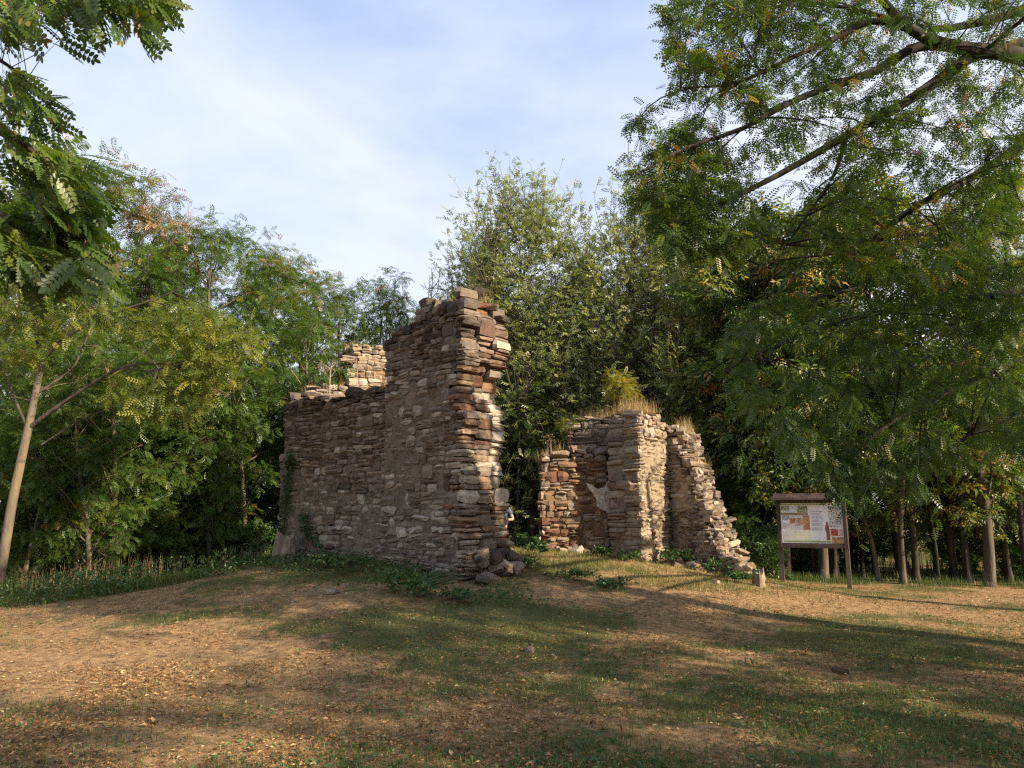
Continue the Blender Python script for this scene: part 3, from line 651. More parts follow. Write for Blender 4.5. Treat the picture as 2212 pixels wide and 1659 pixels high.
# stones between the corner and the slope, fallen at the inner corner
pts = []
R_ = ruin3.rng
for k in range(46):
    a, b = R_.random(), R_.random(); p_ = H_+(G-H_)*a*0.45+(I_-H_)*b*0.55; hgt = 0.34*max(0, 1-a*1.2)*max(0, 1-b); pts.append((p_[0], p_[1], gz(*p_)+R_.uniform(-0.02, max(0.03, hgt))))
for k in range(16):
    p_ = E+(Fp-E)*R_.random(); pts.append((p_[0], p_[1]-R_.uniform(0.05, 0.4), gz(*p_)+0.02))
for k in range(10):
    p_ = I_+(np.array([0.45, 0.1]))*R_.random()+np.array([0, R_.uniform(-.2, .3)]); pts.append((p_[0], p_[1], gz(*p_)+R_.uniform(0, 0.22)))
ruin3.loose(pts, ['stone_red', 'stone_pale', 'stone_mix'], (0.12, 0.32))
# long reddish lintel stone in the pilaster and the plaster on the panel
dFG = (G-Fp)/np.hypot(*(G-Fp)); s_, z_ = face_hit(1352, 1048, Fp, G); pc = Fp+dFG*s_+np.array([dFG[1], -dFG[0]])*0.02
ruin3.st.append(dict(c=np.array([pc[0], pc[1], z_]), rz=math.atan2(dFG[1], dFG[0]), rx=0, ry=0.03, sc=(0.62, .3, .21), m='stone_red', i=3, front=True, n=None))
dEF = (Fp-E)/np.hypot(*(Fp-E))
outl = [face_hit(a, b, E, Fp) for a, b in ((1264, 1042), (1278, 1048), (1290, 1057), (1303, 1053), (1319, 1028), (1321, 1050), (1321, 1076), (1320, 1103), (1309, 1104), (1297, 1101), (1288, 1093), (1287, 1080), (1280, 1066), (1270, 1054))]
slab(outl, E+np.array([dEF[1], -dEF[0]])*0.035, dEF, 0.03, M['plaster'], 'plaster_patch', ruin3.t, ruin3.loc)
ruin3.finish()

# ------------------------------------------------------------------ plants on and around the ruins
def blades(n, posf, hmin, hmax, wd, lean, rng, tm, ts, pw_=1.0, flat=1.0):
    P = posf(n); n = len(P); a = rng.uniform(0, 2*PI, n); ld = rng.uniform(0, 1, n)**1.2*lean; h = hmin+(hmax-hmin)*rng.uniform(0, 1, n)**pw_
    dx, dy = np.cos(a), np.sin(a); wx, wy = -dy, dx; b = rng.uniform(0.6, 1.0, n)*wd
    tip = P+np.stack([dx*ld*h, dy*ld*h, h*flat*np.sqrt(np.clip(1-ld**2*0.6, 0.1, 1))], -1)
    mid = P+(tip-P)*0.5+np.stack([-dx*ld*h*0.14, -dy*ld*h*0.14, h*0.08], -1)
    s = np.stack([wx, wy, np.zeros(n)], -1)*b[:, None]
    V = np.stack([P-s, P+s, mid+s*0.7, mid-s*0.7, tip-s*0.08, tip+s*0.08], 1)
    o = np.arange(n)[:, None]*6
    Q = np.concatenate([o+np.array([[0, 1, 2, 3]]), o+np.array([[3, 2, 5, 4]])])
    tt = np.clip(rng.normal(tm, ts, n), 0, 1)
    return V.reshape(-1, 3), Q, np.repeat(tt, 6)
def wall_grass(P0, P1, thick, prof, n, hmin, hmax, label, s0=0, s1=99, mat='straw', lean=1.0, tm=.55, wd=0.0038):
    rng = np.random.default_rng(int(n+P0[0]*10)); P0 = np.array(P0); P1 = np.array(P1); d = P1-P0; Ln = np.hypot(*d); d = d/Ln; nb = np.array([-d[1], d[0]])
    ps = [a for a, _ in prof]; pz = [b for _, b in prof]
    def pf(n):
        k = max(8, n//70); cs = rng.uniform(max(0, s0), min(Ln, s1), k); ct = rng.uniform(0.08, thick-0.05, k); i = rng.integers(0, k, n)
        q = cs[i]+rng.normal(0, .07, n); r = ct[i]+rng.normal(0, .07, n); z = np.interp(q, ps, pz)-0.05
        p = P0[None]+d[None]*q[:, None]+nb[None]*r[:, None]; return np.column_stack([p, z])
    V, Q, T = blades(int(n*.8), pf, hmin*.35, hmax*1.15, wd, lean*1.15, rng, tm, .22, 2.2)
    o = link('dry_grass', mesh_np('dry_grass', V-V[0], Q, M[mat], T), None, tuple(V[0])); tag(o, label, 'grass', kind='stuff'); return o
pfB = prof_px(b0_, b1_, [(1225, 925), (1235, 912), (1260, 903), (1300, 899), (1345, 893), (1395, 888)])
wall_grass(b0_, b1_, 0.8, pfB, 3000, 0.10, 0.34, 'tall dry straw grass along the crest of the right ruin', 0.25)
wall_grass(G, H_, 0.8, [(0, pfB[-1][1]+0.03), (2, pfB[-1][1]-0.05)], 2000, 0.12, 0.36, 'dry straw grass above the bright corner of the right ruin')
wall_grass(E, Fp, 0.75, prof_px(E, Fp, [(1160, 990), (1215, 968), (1324, 962)]), 900, 0.08, 0.30, 'dry grass on the lower left shelf of the right ruin')
hp = prof_px(H_, I_, [(1448, 918), (1462, 925), (1469, 950), (1473, 985), (1490, 1000)])
wall_grass(H_, I_, 0.7, hp, 900, 0.08, 0.34, 'dry grass at the top of the stepped slope', 0, 0.65)
wall_grass(A1, B1, 0.95, profA, 2200, 0.08, 0.26, 'dry grass and stalks along the top of the low shaded wall', 0.1, 3.5, tm=.4)
wall_grass(g0, g1, 0.8, prof2, 1500, 0.12, 0.35, 'dry sunlit grass on the wall fragment behind the tall wall', 0.0, 1.6)
wall_grass(g0, g1, 0.6, prof2, 700, 0.08, 0.19, 'round tuft of rusty dry grass on the peak of the back wall fragment', 1.75, 2.1, tm=.3)
wall_grass(B, C, 1.0, profB, 500, 0.06, 0.26, 'a few dry stalks on top of the tall pier', 1.1, 2.1, tm=.3)

def small_plant(name, loc, label, cat, n_st, h, sp, leaf, lsize, mat, per=6, seed=1, droop=.2, tm=.4, parent=None, bark='bark', r0=0.01, group=None):
    rng = np.random.default_rng(seed); t = thing(name, loc, label, cat, group)
    lp = np.array([[0, 0, h*0.12], [0, 0, h*0.3], [0, 0, h*0.5]]); q = norm(rng.normal(0, 1, (n_st, 3)))*rng.uniform(.4, 1, (n_st, 1)); q[:, 2] = np.abs(q[:, 2])
    tg = q*np.array([sp, sp, h*0.62])+np.array([0, 0, h*0.38])
    w_ = twigs(lp, tg, rng, per, leaf, lsize, droop, r0, tintmean=tm, tintsd=.2)
    tr = tubes(np.array([[[0, 0, -0.06], [0, 0, h*.25], [0, 0, h*.5]]]), np.array([[r0*1.6, r0*1.3, r0]]), 5)
    V, Q = join([w_[0], tr]); link('stem', mesh_np('stem', V, Q, M[bark]), t)
    V, Q, T = make_crown([w_], leaf); link('foliage', mesh_np('foliage', V, Q, M[mat], T), t); return t
p_ = at(1340, 893, 16.5); small_plant('sapling', p_, 'yellow leaved sapling growing on top of the right ruin', 'sapling', 75, 1.08, 0.50, T_PIN_MID, 0.20, 'gold', 6, 4, tm=.68)
p_ = at(1232, 958, 16.3); small_plant('shrub', p_, 'small green shrub on the left shoulder of the right ruin', 'shrub', 26, 0.75, 0.40, T_PIN_MID, 0.15, 'gold', 5, 5, tm=.25)
p_ = at(1190, 975, 16.3); small_plant('shrub', p_, 'low wiry plant with long stalks at the left end of the right ruin', 'plant', 16, 0.45, 0.35, T_OV, 0.06, 'straw', 4, 6, r0=.006, bark='twig_dead')
p_ = at(712, 845, 16.0); small_plant('shrub', p_, 'thin dry shrub standing on top of the low shaded wall', 'shrub', 30, 1.0, 0.5, T_OV, 0.05, 'rust', 5, 7, tm=.4, bark='twig_dead', r0=.009)
p_ = at(770, 850, 15.2); small_plant('bare_shrub', p_, 'bare reddish twigs in front of the sunlit back fragment', 'twigs', 14, 1.05, 0.42, T_OV, 0.025, 'rust', 3, 8, bark='twig_dead', r0=.008)
weeds = [(848, 1262, 11.3, 0.45, .42, 'bushy dark weed at the foot of the tall pier'), (905, 1275, 11.0, 0.40, .45, 'low spreading weed right of the bushy one under the pier'),
         (760, 1235, 12.6, 0.38, .55, 'dark leafy weed below the middle of the shaded wall'), (700, 1240, 13.2, 0.30, .4, 'small weed below the shaded wall near the stump'),
         (1165, 1222, 14.3, 0.40, .35, 'thistle like weed between the two ruins'), (1125, 1235, 13.0, 0.26, .4, 'low green weed right of the pier foot'),
         (1440, 1190, 15.4, 0.42, .32, 'green weed at the foot of the bright corner'), (1480, 1185, 15.6, 0.45, .22, 'broad leaved plant in the inner corner of the right ruin'),
         (1545, 1222, 14.3, 0.42, .40, 'dark weed in front of the stepped slope'), (1360, 1198, 15.0, 0.28, .35, 'small weed below the red rubble panel edge'),
         (1240, 1255, 12.3, 0.24, .5, 'low green patch of weed on the near slope of the mound'), (1320, 1262, 12.0, 0.2, .5, 'flat weed on the shaded slope right of the green patch'),
         (1596, 1262, 13.8, 0.30, .35, 'small leafy weed left of the pale stump'), (985, 1282, 10.9, 0.22, .45, 'creeping weed in front of the pier corner'),
         (1300, 1205, 15.3, 0.24, .3, 'tiny weed before the red rubble panel')]
for k, (a, b, y_, h, sp, lb) in enumerate(weeds):
    p_ = at(a, b, y_); small_plant('weed_plant', (p_[0], y_, gz(p_[0], y_)-0.02), lb, 'weed', 34, h, sp, T_OV, 0.075, 'weed', 7, 20+k, .1, .35, r0=.005)
# ivy climbing the shaded wall
rng = np.random.default_rng(77)
def ivy(pxs, w_, n, label):
    pts = []
    for k in range(n):
        u = rng.random(); i = u*(len(pxs)-1); j = min(int(i), len(pxs)-2); f_ = i-j; a = pxs[j][0]*(1-f_)+pxs[j+1][0]*f_+rng.normal(0, w_*(0.6+0.8*hsh(int(u*14), 2, 5))); b = pxs[j][1]*(1-f_)+pxs[j+1][1]*f_+rng.normal(0, 7)
        s, z = face_hit(a, b, A1, B1); p = A1+fd*s-nbk*rng.uniform(0.06, 0.13); pts.append((p[0], p[1], z))
    pts = np.array(pts); d_ = rng.normal(0, .6, (n, 3))+np.array([-nbk[0]*.6, -nbk[1]*.6, -0.7]); V, Q, T = scatter(T_OV, pts, frames(d_, rng, 1.0), rng.uniform(.045, .085, (n, 1)), np.clip(rng.normal(.15, .15, n), 0, 1))
    base = pts[np.argmin(pts[:, 2])]; t_ = thing('ivy', base, label, 'ivy'); link('foliage', mesh_np('ivy', V-base, Q, M['weed'], T), t_)
    st = []
    for m_ in range(3):
        q = []
        for (a, b) in pxs:
            s, z = face_hit(a+rng.normal(0, 3), b, A1, B1); pp = A1+fd*s-nbk*0.075; q.append((pp[0], pp[1], z))
        st.append(limb_tube(np.array(q)-base, 0.010, 0.005, 10, 4)[0])
    V, Q = join(st); link('stem', mesh_np('stem', V, Q, M['bark'], smooth=True), t_)
ivy([(612, 1195), (618, 1130), (628, 1060), (634, 1000), (640, 985)], 6.0, 620, 'dark ivy strand climbing the left end of the shaded wall')
ivy([(732, 1215), (672, 1150), (668, 1110)][::1], 5.0, 260, 'shorter ivy strand right of the tall one on the shaded wall')

# ------------------------------------------------------------------ stumps, loose stones
def stump(px_, y_, r, h, label, seed):
    x = px_x(px_, y_, 0.972); rng = np.random.default_rng(seed); K, S = 7, 14; V = []
    for k in range(K):
        f_ = k/(K-1)
        for s in range(S):
            a = 2*PI*s/S; rr = r*(1.35-0.5*f_**0.5)*(1+0.13*math.cos(3*a+seed)+0.08*rng.normal()); V.append((rr*math.cos(a), rr*math.sin(a), -0.15+(h+0.15)*f_*(1+(0.10*math.sin(2*a+1)+0.05*rng.normal() if k == K-1 else 0))))
    V.append((0, 0, h*0.93)); V += [(0.45*V[(K-1)*S+s][0], 0.45*V[(K-1)*S+s][1], h*0.94+0.02*rng.normal()) for s in range(S)]
    Q = [(k*S+s, k*S+(s+1) % S, (k+1)*S+(s+1) % S, (k+1)*S+s) for k in range(K-1) for s in range(S)]
    c0 = K*S; Q += [((K-1)*S+s, (K-1)*S+(s+1) % S, c0+1+(s+1) % S, c0+1+s) for s in range(S)]; Q += [(c0+1+s, c0+1+(s+1) % S, c0+1+(s+2) % S, c0) for s in range(0, S, 2)]
    t_ = thing('tree_stump', (x, y_, gz(x, y_)), label, 'stump'); link('wood', mesh_np('stump', np.array(V), np.array(Q), M['stump']), t_); return t_
stump(614, 15.1, 0.21, 0.52, 'tall weathered tree stump at the left foot of the shaded wall', 2)
stump(1638, 13.9, 0.12, 0.28, 'pale lumpy stump at the right foot of the stepped slope', 5)
def rock(px_, py_, y_, sz, label, mk='stone_pale'):
    x = at(px_, py_, y_)[0]; o = link('rock', stone_mesh(random.randrange(24), mk), None, (x, y_, gz(x, y_)+sz[2]*0.25)); o.scale = sz; o.rotation_euler = (.1, .05, random.uniform(0, 3)); tag(o, label, 'rock'); return o
rock(1145, 1367, 8.6, (.10, .09, .07), 'small pale stone lying alone in the middle of the clearing')
rock(716, 1308, 11.4, (.28, .2, .08), 'flat pale stone on the left slope of the mound')
rock(745, 1300, 11.7, (.10, .08, .06), 'small stone just right of the flat pale stone')
rock(1812, 1412, 7.8, (.14, .1, .05), 'dark little stone in the right half of the clearing', 'stone_dark')
rock(1545, 1262, 13.4, (.16, .12, .08), 'pale stone below the stepped slope')

# ------------------------------------------------------------------ information board
def box(cx_, cy_, cz_, sx, sy, sz): 
    V = np.array([(cx_+a*sx/2, cy_+b*sy/2, cz_+c*sz/2) for a in (-1, 1) for b in (-1, 1) for c in (-1, 1)])
    Q = np.array([(0, 1, 3, 2), (4, 6, 7, 5), (0, 4, 5, 1), (2, 3, 7, 6), (0, 2, 6, 4), (1, 5, 7, 3)]); return V, Q
def bev(o, w_=0.006):
    m_ = o.modifiers.new('bevel', 'BEVEL'); m_.width = w_; m_.segments = 2; return o
lb_ = at(1694, 1262, 16.0); rb_ = at(1833, 1270, 15.45)
bc = (lb_[:2]+rb_[:2])/2; bang = math.atan2(rb_[1]-lb_[1], rb_[0]-lb_[0]); bw = 1.40
board = thing('information_board', (bc[0], bc[1], gz(*bc)), 'wooden information board with printed panel on two posts beside the right ruin', 'information board', rz=bang); board.scale = (0.90, 0.90, 0.89)
for sx in (-1, 1):
    bev(link('post', mesh_np('post', *box(sx*(bw/2+0.01), 0.02, 0.92, 0.095, 0.095, 2.15), M['wood_post']), board))
for (cx_, cz_, sx, sz) in ((0, 1.955, bw+0.10, 0.07), (0, 0.895, bw+0.10, 0.085), (-bw/2-0.012, 1.425, 0.07, 0.985), (bw/2+0.012, 1.425, 0.07, 0.985)):
    bev(link('frame_rail', mesh_np('frame_rail', *box(cx_, -0.052, cz_, sx, 0.045, sz), M['wood']), board))
bev(link('back_board', mesh_np('back_board', *box(0, -0.015, 1.425, bw-0.03, 0.022, 0.98), M['wood']), board), .003)
V, Q = box(0, -0.10, 2.035, bw+0.22, 0.26, 0.022); a_ = 0.42; R3 = np.array(Matrix.Rotation(a_, 3, 'X')); V = (V-np.array([0, -.10, 2.035])) @ R3.T+np.array([0, -.10, 2.055])
bev(link('roof_board', mesh_np('roof_board', V, Q, M['wood']), board))
V, Q = box(0, 0, 0, bw+0.26, 0.24, 0.028); V = V @ np.array(Matrix.Rotation(-a_, 3, 'X')).T+np.array([0, .14, 2.06]); bev(link('roof_board', mesh_np('roof_board', V, Q, M['wood']), board))
bev(link('fascia', mesh_np('fascia', *box(0, -0.245, 1.985, bw+0.28, 0.022, 0.06), M['wood_post']), board))
pw, ph = 1.335, 0.925; PX0, PX1, PY0, PY1 = 385, 1145, 345, 857
def pxy(a, b): return (-pw/2+pw*(a-PX0)/(PX1-PX0), 1.425+ph/2-ph*(b-PY0)/(PY1-PY0))
def sheet(name, rects, mat, lvl):
    V, Q = [], []
    for (a0, b0, a1, b1) in rects:
        x0, z0 = pxy(a0, b0); x1, z1 = pxy(a1, b1); y = -0.030-0.0015*lvl; k = len(V)
        V += [(x0, y, z1), (x1, y, z1), (x1, y, z0), (x0, y, z0)]; Q.append((k, k+1, k+2, k+3))
    return link(name, mesh_np(name, np.array(V), np.array(Q), mat), board)
def photo_mat(name, stops, scale, z=1.0): return rough_mat(name, stops, scale, 0.0, 10, 0.55, (1, 1, z), 5)
sheet('poster', [(385, 345, 1145, 857)], rough_mat('poster_white', [(.3, (.84, .83, .80)), (.7, (.90, .89, .87))], 3, 0, 10, .5), 0)
gb = flat_mat('poster_green', (0.33, 0.42, 0.14), .5); sheet('green_band', [(387, 352, 962, 372)], gb, 1); sheet('green_band', [(410, 826, 995, 840)], gb, 1)
sheet('green_band', [(410, 841, 995, 846)], flat_mat('dark_green_line', (.12, .2, .06)), 1)
sheet('picture', [(392, 382, 728, 498)], photo_mat('print_sky', [(.3, (.62, .70, .78)), (.7, (.8, .8, .78))], 3), 1)
_pt = (photo_mat('print_trees', [(.3, (.05, .08, .03)), (.5, (.25, .30, .14)), (.62, (.6, .65, .6))], 26)); sheet('picture', [(600, 382, 726, 470)], _pt, 2); sheet('picture', [(392, 382, 500, 440)], _pt, 2)
sheet('picture', [(392, 470, 728, 500)], photo_mat('print_field', [(.3, (.20, .12, .05)), (.7, (.50, .34, .17))], 24), 3)
brn = photo_mat('print_ruin', [(.3, (.10, .04, .02)), (.48, (.38, .17, .08)), (.7, (.72, .45, .25))], 34)
sheet('picture', [(402, 505, 495, 565)], photo_mat('print_grey', [(.35, (.05, .05, .05)), (.5, (.4, .38, .33)), (.65, (.75, .77, .8))], 26), 1)
sheet('picture', [(500, 540, 570, 605)], brn, 2); sheet('picture', [(500, 505, 570, 540)], photo_mat('print_haze', [(.3, (.4, .42, .40)), (.7, (.7, .72, .75))], 20), 1)
sheet('picture', [(578, 540, 658, 630)], photo_mat('print_rubble', [(.3, (.2, .12, .10)), (.5, (.42, .26, .20)), (.7, (.62, .48, .42))], 40), 2); sheet('picture', [(578, 505, 658, 540)], photo_mat('print_pale', [(.3, (.6, .6, .58)), (.7, (.75, .75, .75))], 10), 1)
sheet('picture', [(663, 505, 746, 690)], brn, 1)
sheet('map_picture', [(410, 697, 748, 815)], photo_mat('print_map', [(.30, (.35, .45, .6)), (.42, (.72, .74, .74)), (.52, (.70, .66, .45)), (.60, (.78, .77, .72)), (.7, (.55, .35, .25))], 16), 1)
sheet('text_panel', [(752, 384, 974, 816)], rough_mat('text_panel_grey', [(.3, (.82, .83, .87)), (.7, (.88, .88, .90))], 3, 0, 10, .5), 1)
rr = random.Random(2); tl = []
for b in list(range(448, 465, 7))+list(range(478, 496, 7))+list(range(512, 545, 7))+list(range(558, 590, 7))+list(range(600, 640, 7))+list(range(655, 700, 8)): tl.append((760, b, rr.choice([905, 900, 870, 910]), b+2.2))
for b in range(610, 688, 8): tl.append((408, b, 655 if b > 635 else 570 if b < 626 else 640, b+2.2))
o = sheet('text_lines', tl, flat_mat('print_ink', (.16, .17, .22)), 2)
sheet('picture', [(980, 400, 1140, 655)], photo_mat('print_leaf_shadow', [(.40, (.10, .11, .08)), (.47, (.45, .43, .36)), (.55, (.74, .73, .72))], 30), 1)  # dark and white mottling is cast leaf shadow painted into this picture
sheet('picture', [(990, 670, 1080, 765)], photo_mat('print_red', [(.35, (.22, .02, .02)), (.55, (.55, .10, .06)), (.7, (.75, .45, .25))], 26), 1)
sheet('picture', [(1086, 670, 1142, 765)], photo_mat('print_pinkish', [(.35, (.35, .12, .10)), (.5, (.6, .45, .45)), (.7, (.75, .72, .75))], 30), 1)
sheet('picture', [(1000, 775, 1142, 857)], photo_mat('print_bread', [(.35, (.22, .10, .04)), (.55, (.52, .30, .15)), (.7, (.7, .5, .32))], 20), 1)
# brown robed figure printed at the lower right of the text
fig = [(936, 815), (984, 815), (980, 740), (978, 680), (974, 640), (968, 625), (966, 600), (960, 583), (950, 580), (944, 592), (944, 610), (936, 632), (926, 660), (926, 690), (936, 710), (938, 760)]
V = [(pxy(a, b)[0], -0.030-0.0045, pxy(a, b)[1]) for a, b in fig]; me = bpy.data.meshes.new('printed_figure'); me.from_pydata(V, [], [tuple(range(len(V)))]); me.materials.append(photo_mat('print_figure', [(.35, (.12, .05, .03)), (.6, (.34, .17, .11))], 30, .3)); link('printed_figure', me, board)

# ------------------------------------------------------------------ person half hidden behind the pier
skin = flat_mat('skin', (.50, .30, .21), .6); shirt = flat_mat('grey_shirt', (.085, .10, .145), .9); shorts = flat_mat('dark_red_shorts', (.22, .03, .035), .9); hair = flat_mat('dark_hair', (.04, .028, .02), .8); shoe = flat_mat('shoe', (.1, .1, .1))
py0 = 18.9; pxx = px_x(1083, py0); person = thing('person', (pxx, py0, gz(pxx, py0)), 'person in a grey t-shirt and dark red shorts, mostly hidden behind the tall pier', 'person', rz=math.radians(-15))
def skinned(name, joints, edges, mat, root=0, sub=2):
    me = bpy.data.meshes.new(name); me.from_pydata([j[0] for j in joints], edges, []); o = link(name, me, person)
    md = o.modifiers.new('skin', 'SKIN'); me.skin_vertices  # layer is made by the modifier
    for k, j in enumerate(joints):
        r = j[1]; me.skin_vertices[0].data[k].radius = (r, r) if not isinstance(r, tuple) else r; me.skin_vertices[0].data[k].use_root = (k == root)
    s = o.modifiers.new('sub', 'SUBSURF'); s.levels = s.render_levels = sub; me.materials.append(mat)
    for p in me.polygons: p.use_smooth = True
    md.use_smooth_shade = True
    return o
def try_skin(*a, **k):
    try: return skinned(*a, **k)
    except Exception as e:
        print('SKIN', e); raise
body = [((0, 0, .92), (.14, .10)), ((0, 0, 1.12), (.125, .095)), ((0, .01, 1.32), (.15, .10)), ((0, .01, 1.44), (.09, .07)), ((0, -.01, 1.52), .055), ((0, -.03, 1.60), (.075, .09)), ((0, -.035, 1.70), (.07, .085)), ((0, -.02, 1.75), (.045, .055)),
        ((.10, 0, .86), .085), ((.11, -.02, .50), .055), ((.115, .0, .30), .055), ((.12, .02, .09), .037), ((.13, -.13, .04), .035),
        ((-.10, 0, .86), .085), ((-.11, -.03, .50), .055), ((-.115, .0, .30), .055), ((-.12, .02, .09), .037), ((-.13, -.13, .04), .035),
        ((.18, .01, 1.40), .055), ((.30, .04, 1.15), .04), ((.20, -.20, 1.14), .032), ((.13, -.27, 1.17), .028),
        ((-.18, .01, 1.40), .055), ((-.26, .03, 1.13), .04), ((-.20, -.18, 1.02), .032), ((-.18, -.25, 1.00), .028)]
be = [(0, 1), (1, 2), (2, 3), (3, 4), (4, 5), (5, 6), (6, 7), (0, 8), (8, 9), (9, 10), (10, 11), (11, 12), (0, 13), (13, 14), (14, 15), (15, 16), (16, 17), (2, 18), (18, 19), (19, 20), (20, 21), (2, 22), (22, 23), (23, 24), (24, 25)]
for sgn, hb in ((1, 21), (-1, 25)):
    w0 = np.array(body[hb][0]); dd = np.array([-.5*sgn, -.8, .1]); dd /= np.linalg.norm(dd); sd2 = np.array([dd[1], -dd[0], 0])
    for f_ in range(4):
        off = (f_-1.5)*0.019; k0 = len(body); ln = (.030, .034, .032, .026)[f_]
        body.append((tuple(w0+dd*.05+sd2*off), .009)); body.append((tuple(w0+dd*(.05+ln)+sd2*off+np.array([0, 0, -.008])), .008)); body.append((tuple(w0+dd*(.05+ln*1.7)+sd2*off+np.array([0, 0, -.03])), .007))
        be += [(hb, k0), (k0, k0+1), (k0+1, k0+2)]
    k0 = len(body); body.append((tuple(w0+dd*.02+sd2*.035*sgn), .010)); body.append((tuple(w0+dd*.05+sd2*.05*sgn+np.array([0, 0, -.01])), .008)); be += [(hb, k0), (k0, k0+1)]
person_ok = True
try_skin('body', body, be, skin)
try_skin('shirt', [((0, 0, .90), (.165, .125)), ((0, 0, 1.12), (.15, .12)), ((0, .01, 1.32), (.172, .122)), ((0, .01, 1.45), (.09, .075)), ((.185, .01, 1.40), .075), ((.255, .03, 1.25), .062), ((-.185, .01, 1.40), .075), ((-.235, .025, 1.25), .062)], [(0, 1), (1, 2), (2, 3), (2, 4), (4, 5), (2, 6), (6, 7)], shirt)
try_skin('shorts', [((0, 0, .95), (.155, .115)), ((.105, 0, .82), .105), ((.11, -.01, .56), .088), ((-.105, 0, .82), .105), ((-.11, -.01, .56), .088)], [(0, 1), (1, 2), (0, 3), (3, 4)], shorts)
try_skin('hair', [((0, .0, 1.67), (.078, .09)), ((0, .0, 1.75), (.062, .075)), ((0, .035, 1.62), (.06, .05))], [(0, 1), (0, 2)], hair)
for sx in (.125, -.125):
    try_skin('shoe', [((sx, .04, .05), .045), ((sx*1.02, -.08, .04), .042), ((sx*1.05, -.16, .035), .032)], [(0, 1), (1, 2)], shoe, sub=1)

# ------------------------------------------------------------------ TREES WITH LIMBS PLACED ONE BY ONE
def poly_targets(poly, n, yr, rng, wavy=0.0):
    """n points whose direction from the clearing falls in a window and whose distance is spread over yr"""
    from_ = np.array(poly, float); mn, mx_ = from_.min(0), from_.max(0); out = []
    x, y = from_[:, 0], from_[:, 1]; x2, y2 = np.roll(x, -1), np.roll(y, -1)
    while len(out) < n:
        q = rng.uniform(mn, mx_); c = ((y > q[1]) != (y2 > q[1])) & (q[0] < (x2-x)*(q[1]-y)/(y2-y+1e-9)+x)
        if c.sum() % 2:
            dpt = rng.uniform(*yr)
            if wavy and fbm(q[0]/90, q[1]/70, 61, 2) < wavy*rng.uniform(0.6, 1.25): continue
            out.append(at(q[0], q[1], dpt))
    return np.array(out)
def big_tree(name, base, label, trunk, tr, limbs, leafsets, bark, leafmat, leaf, seed, barkl=None, twr=0.008):
    """limbs: [(points, r0, r1)]; leafsets: [dict(t=targets, per, size, droop, ...)]"""
    base = np.array(base, float); t_ = thing(name, base, label, 'tree'); rng = np.random.default_rng(seed)
    (tv, tp_) = limb_tube(np.array(trunk)-base, tr[0], tr[1], 22, 10, 0.9); link('trunk', mesh_np('trunk', tv[0], tv[1], M[bark], smooth=True), t_)
    lp = [tp_[-5:]]
    for pts, r0, r1 in limbs:
        lt, q = limb_tube(np.array(pts)-base, r0, r1, 18, 7); link('branch', mesh_np('branch', lt[0], lt[1], M[barkl or bark], smooth=True), t_); lp.append(q[5:])
    lp = np.concatenate(lp); parts = []
    for ls in leafsets:
        # secondary branchlets first, then twigs off them, so that nothing shoots in a straight line from a limb
        tg = ls['t']-base; ns = max(8, len(tg)//9); sec = tg[rng.choice(len(tg), ns, replace=False)]
        w1 = twigs(lp, sec, rng, 1, leaf, ls['size'], 0, twr*1.7, bend=0.12)
        d = np.linalg.norm(sec[:, None]-lp[None], axis=-1); aa = lp[np.argmin(d, 1)]
        subs = np.concatenate([aa+(sec-aa)*f_ for f_ in (0.55, 0.8, 1.0)])
        parts.append(w1); parts.append(twigs(subs, tg, rng, ls['per'], leaf, ls['size'], ls.get('droop', .35), twr, ls.get('bias', 0), .8, .05, tintmean=ls.get('tm', .35), tintsd=ls.get('ts', .18), tilt=ls.get('tilt', .6)))
    V, Q = join([p[0] for p in parts]); link('twigs', mesh_np('twigs', V, Q, M[barkl or bark]), t_, kind='stuff')
    return t_, parts
def A_(pts, y): return [at(a, b, (y if not isinstance(y, tuple) else y[0]+(y[1]-y[0])*k/(len(pts)-1))) for k, (a, b) in enumerate(pts)]
rng = np.random.default_rng(5)

# 1 big locust whose limbs reach in from the right
tb = (9.6, 7.6, gz(9.6, 7.6)); tk = [(9.6, 7.6, -0.2), (9.5, 7.6, 2.2), (9.3, 7.7, 4.4), (8.9, 7.7, 6.4), (8.7, 7.8, 9.5)]
j0 = np.array([9.25, 7.7, 4.9]); j1 = np.array([9.4, 7.65, 3.4])
limbs = [([j0]+A_([(2300, 160), (2190, 118), (2110, 108), (2015, 88), (1945, 45), (1890, -20)], (7.8, 7.0)), .125, .035),
         ([j0]+A_([(2300, 130), (2130, 112), (2040, 165), (1950, 225), (1830, 292), (1700, 368), (1560, 440), (1440, 500)], (7.9, 7.2)), .095, .014),
         (A_([(2120, 112), (1990, 98), (1900, 150), (1800, 185), (1700, 225), (1600, 280), (1480, 320), (1370, 380)], (7.7, 6.8)), .062, .010),
         (A_([(2040, 96), (1900, 45), (1800, 85), (1700, 130), (1590, 180), (1470, 190)], (7.4, 6.9)), .045, .009),
         ([np.array([9.0, 7.7, 6.0])]+A_([(2300, 10), (2212, 22), (2120, 48), (2000, 62), (1850, 20), (1640, -10)], (8.2, 7.6)), .085, .012),
         ([j0]+A_([(2330, 260), (2212, 312), (2120, 372), (2010, 428), (1950, 465), (1900, 515), (1820, 560)], (8.2, 8.0)), .080, .010),
         (A_([(2012, 428), (1940, 470), (1880, 520), (1800, 548), (1700, 560), (1620, 580)], (8.2, 8.2)), .030, .007),
         (A_([(1830, 292), (1800, 380), (1740, 470), (1690, 540)], (7.5, 7.7)), .025, .006),
         ([np.array([8.75, 7.8, 8.0])]+[(7.5, 6.6, 9.2), (5.6, 5.8, 9.9)], .09, .02),
         ([np.array([9.0, 7.7, 6.0])]+[(9.8, 5.6, 7.6), (9.4, 3.6, 8.0)], .09, .02)]
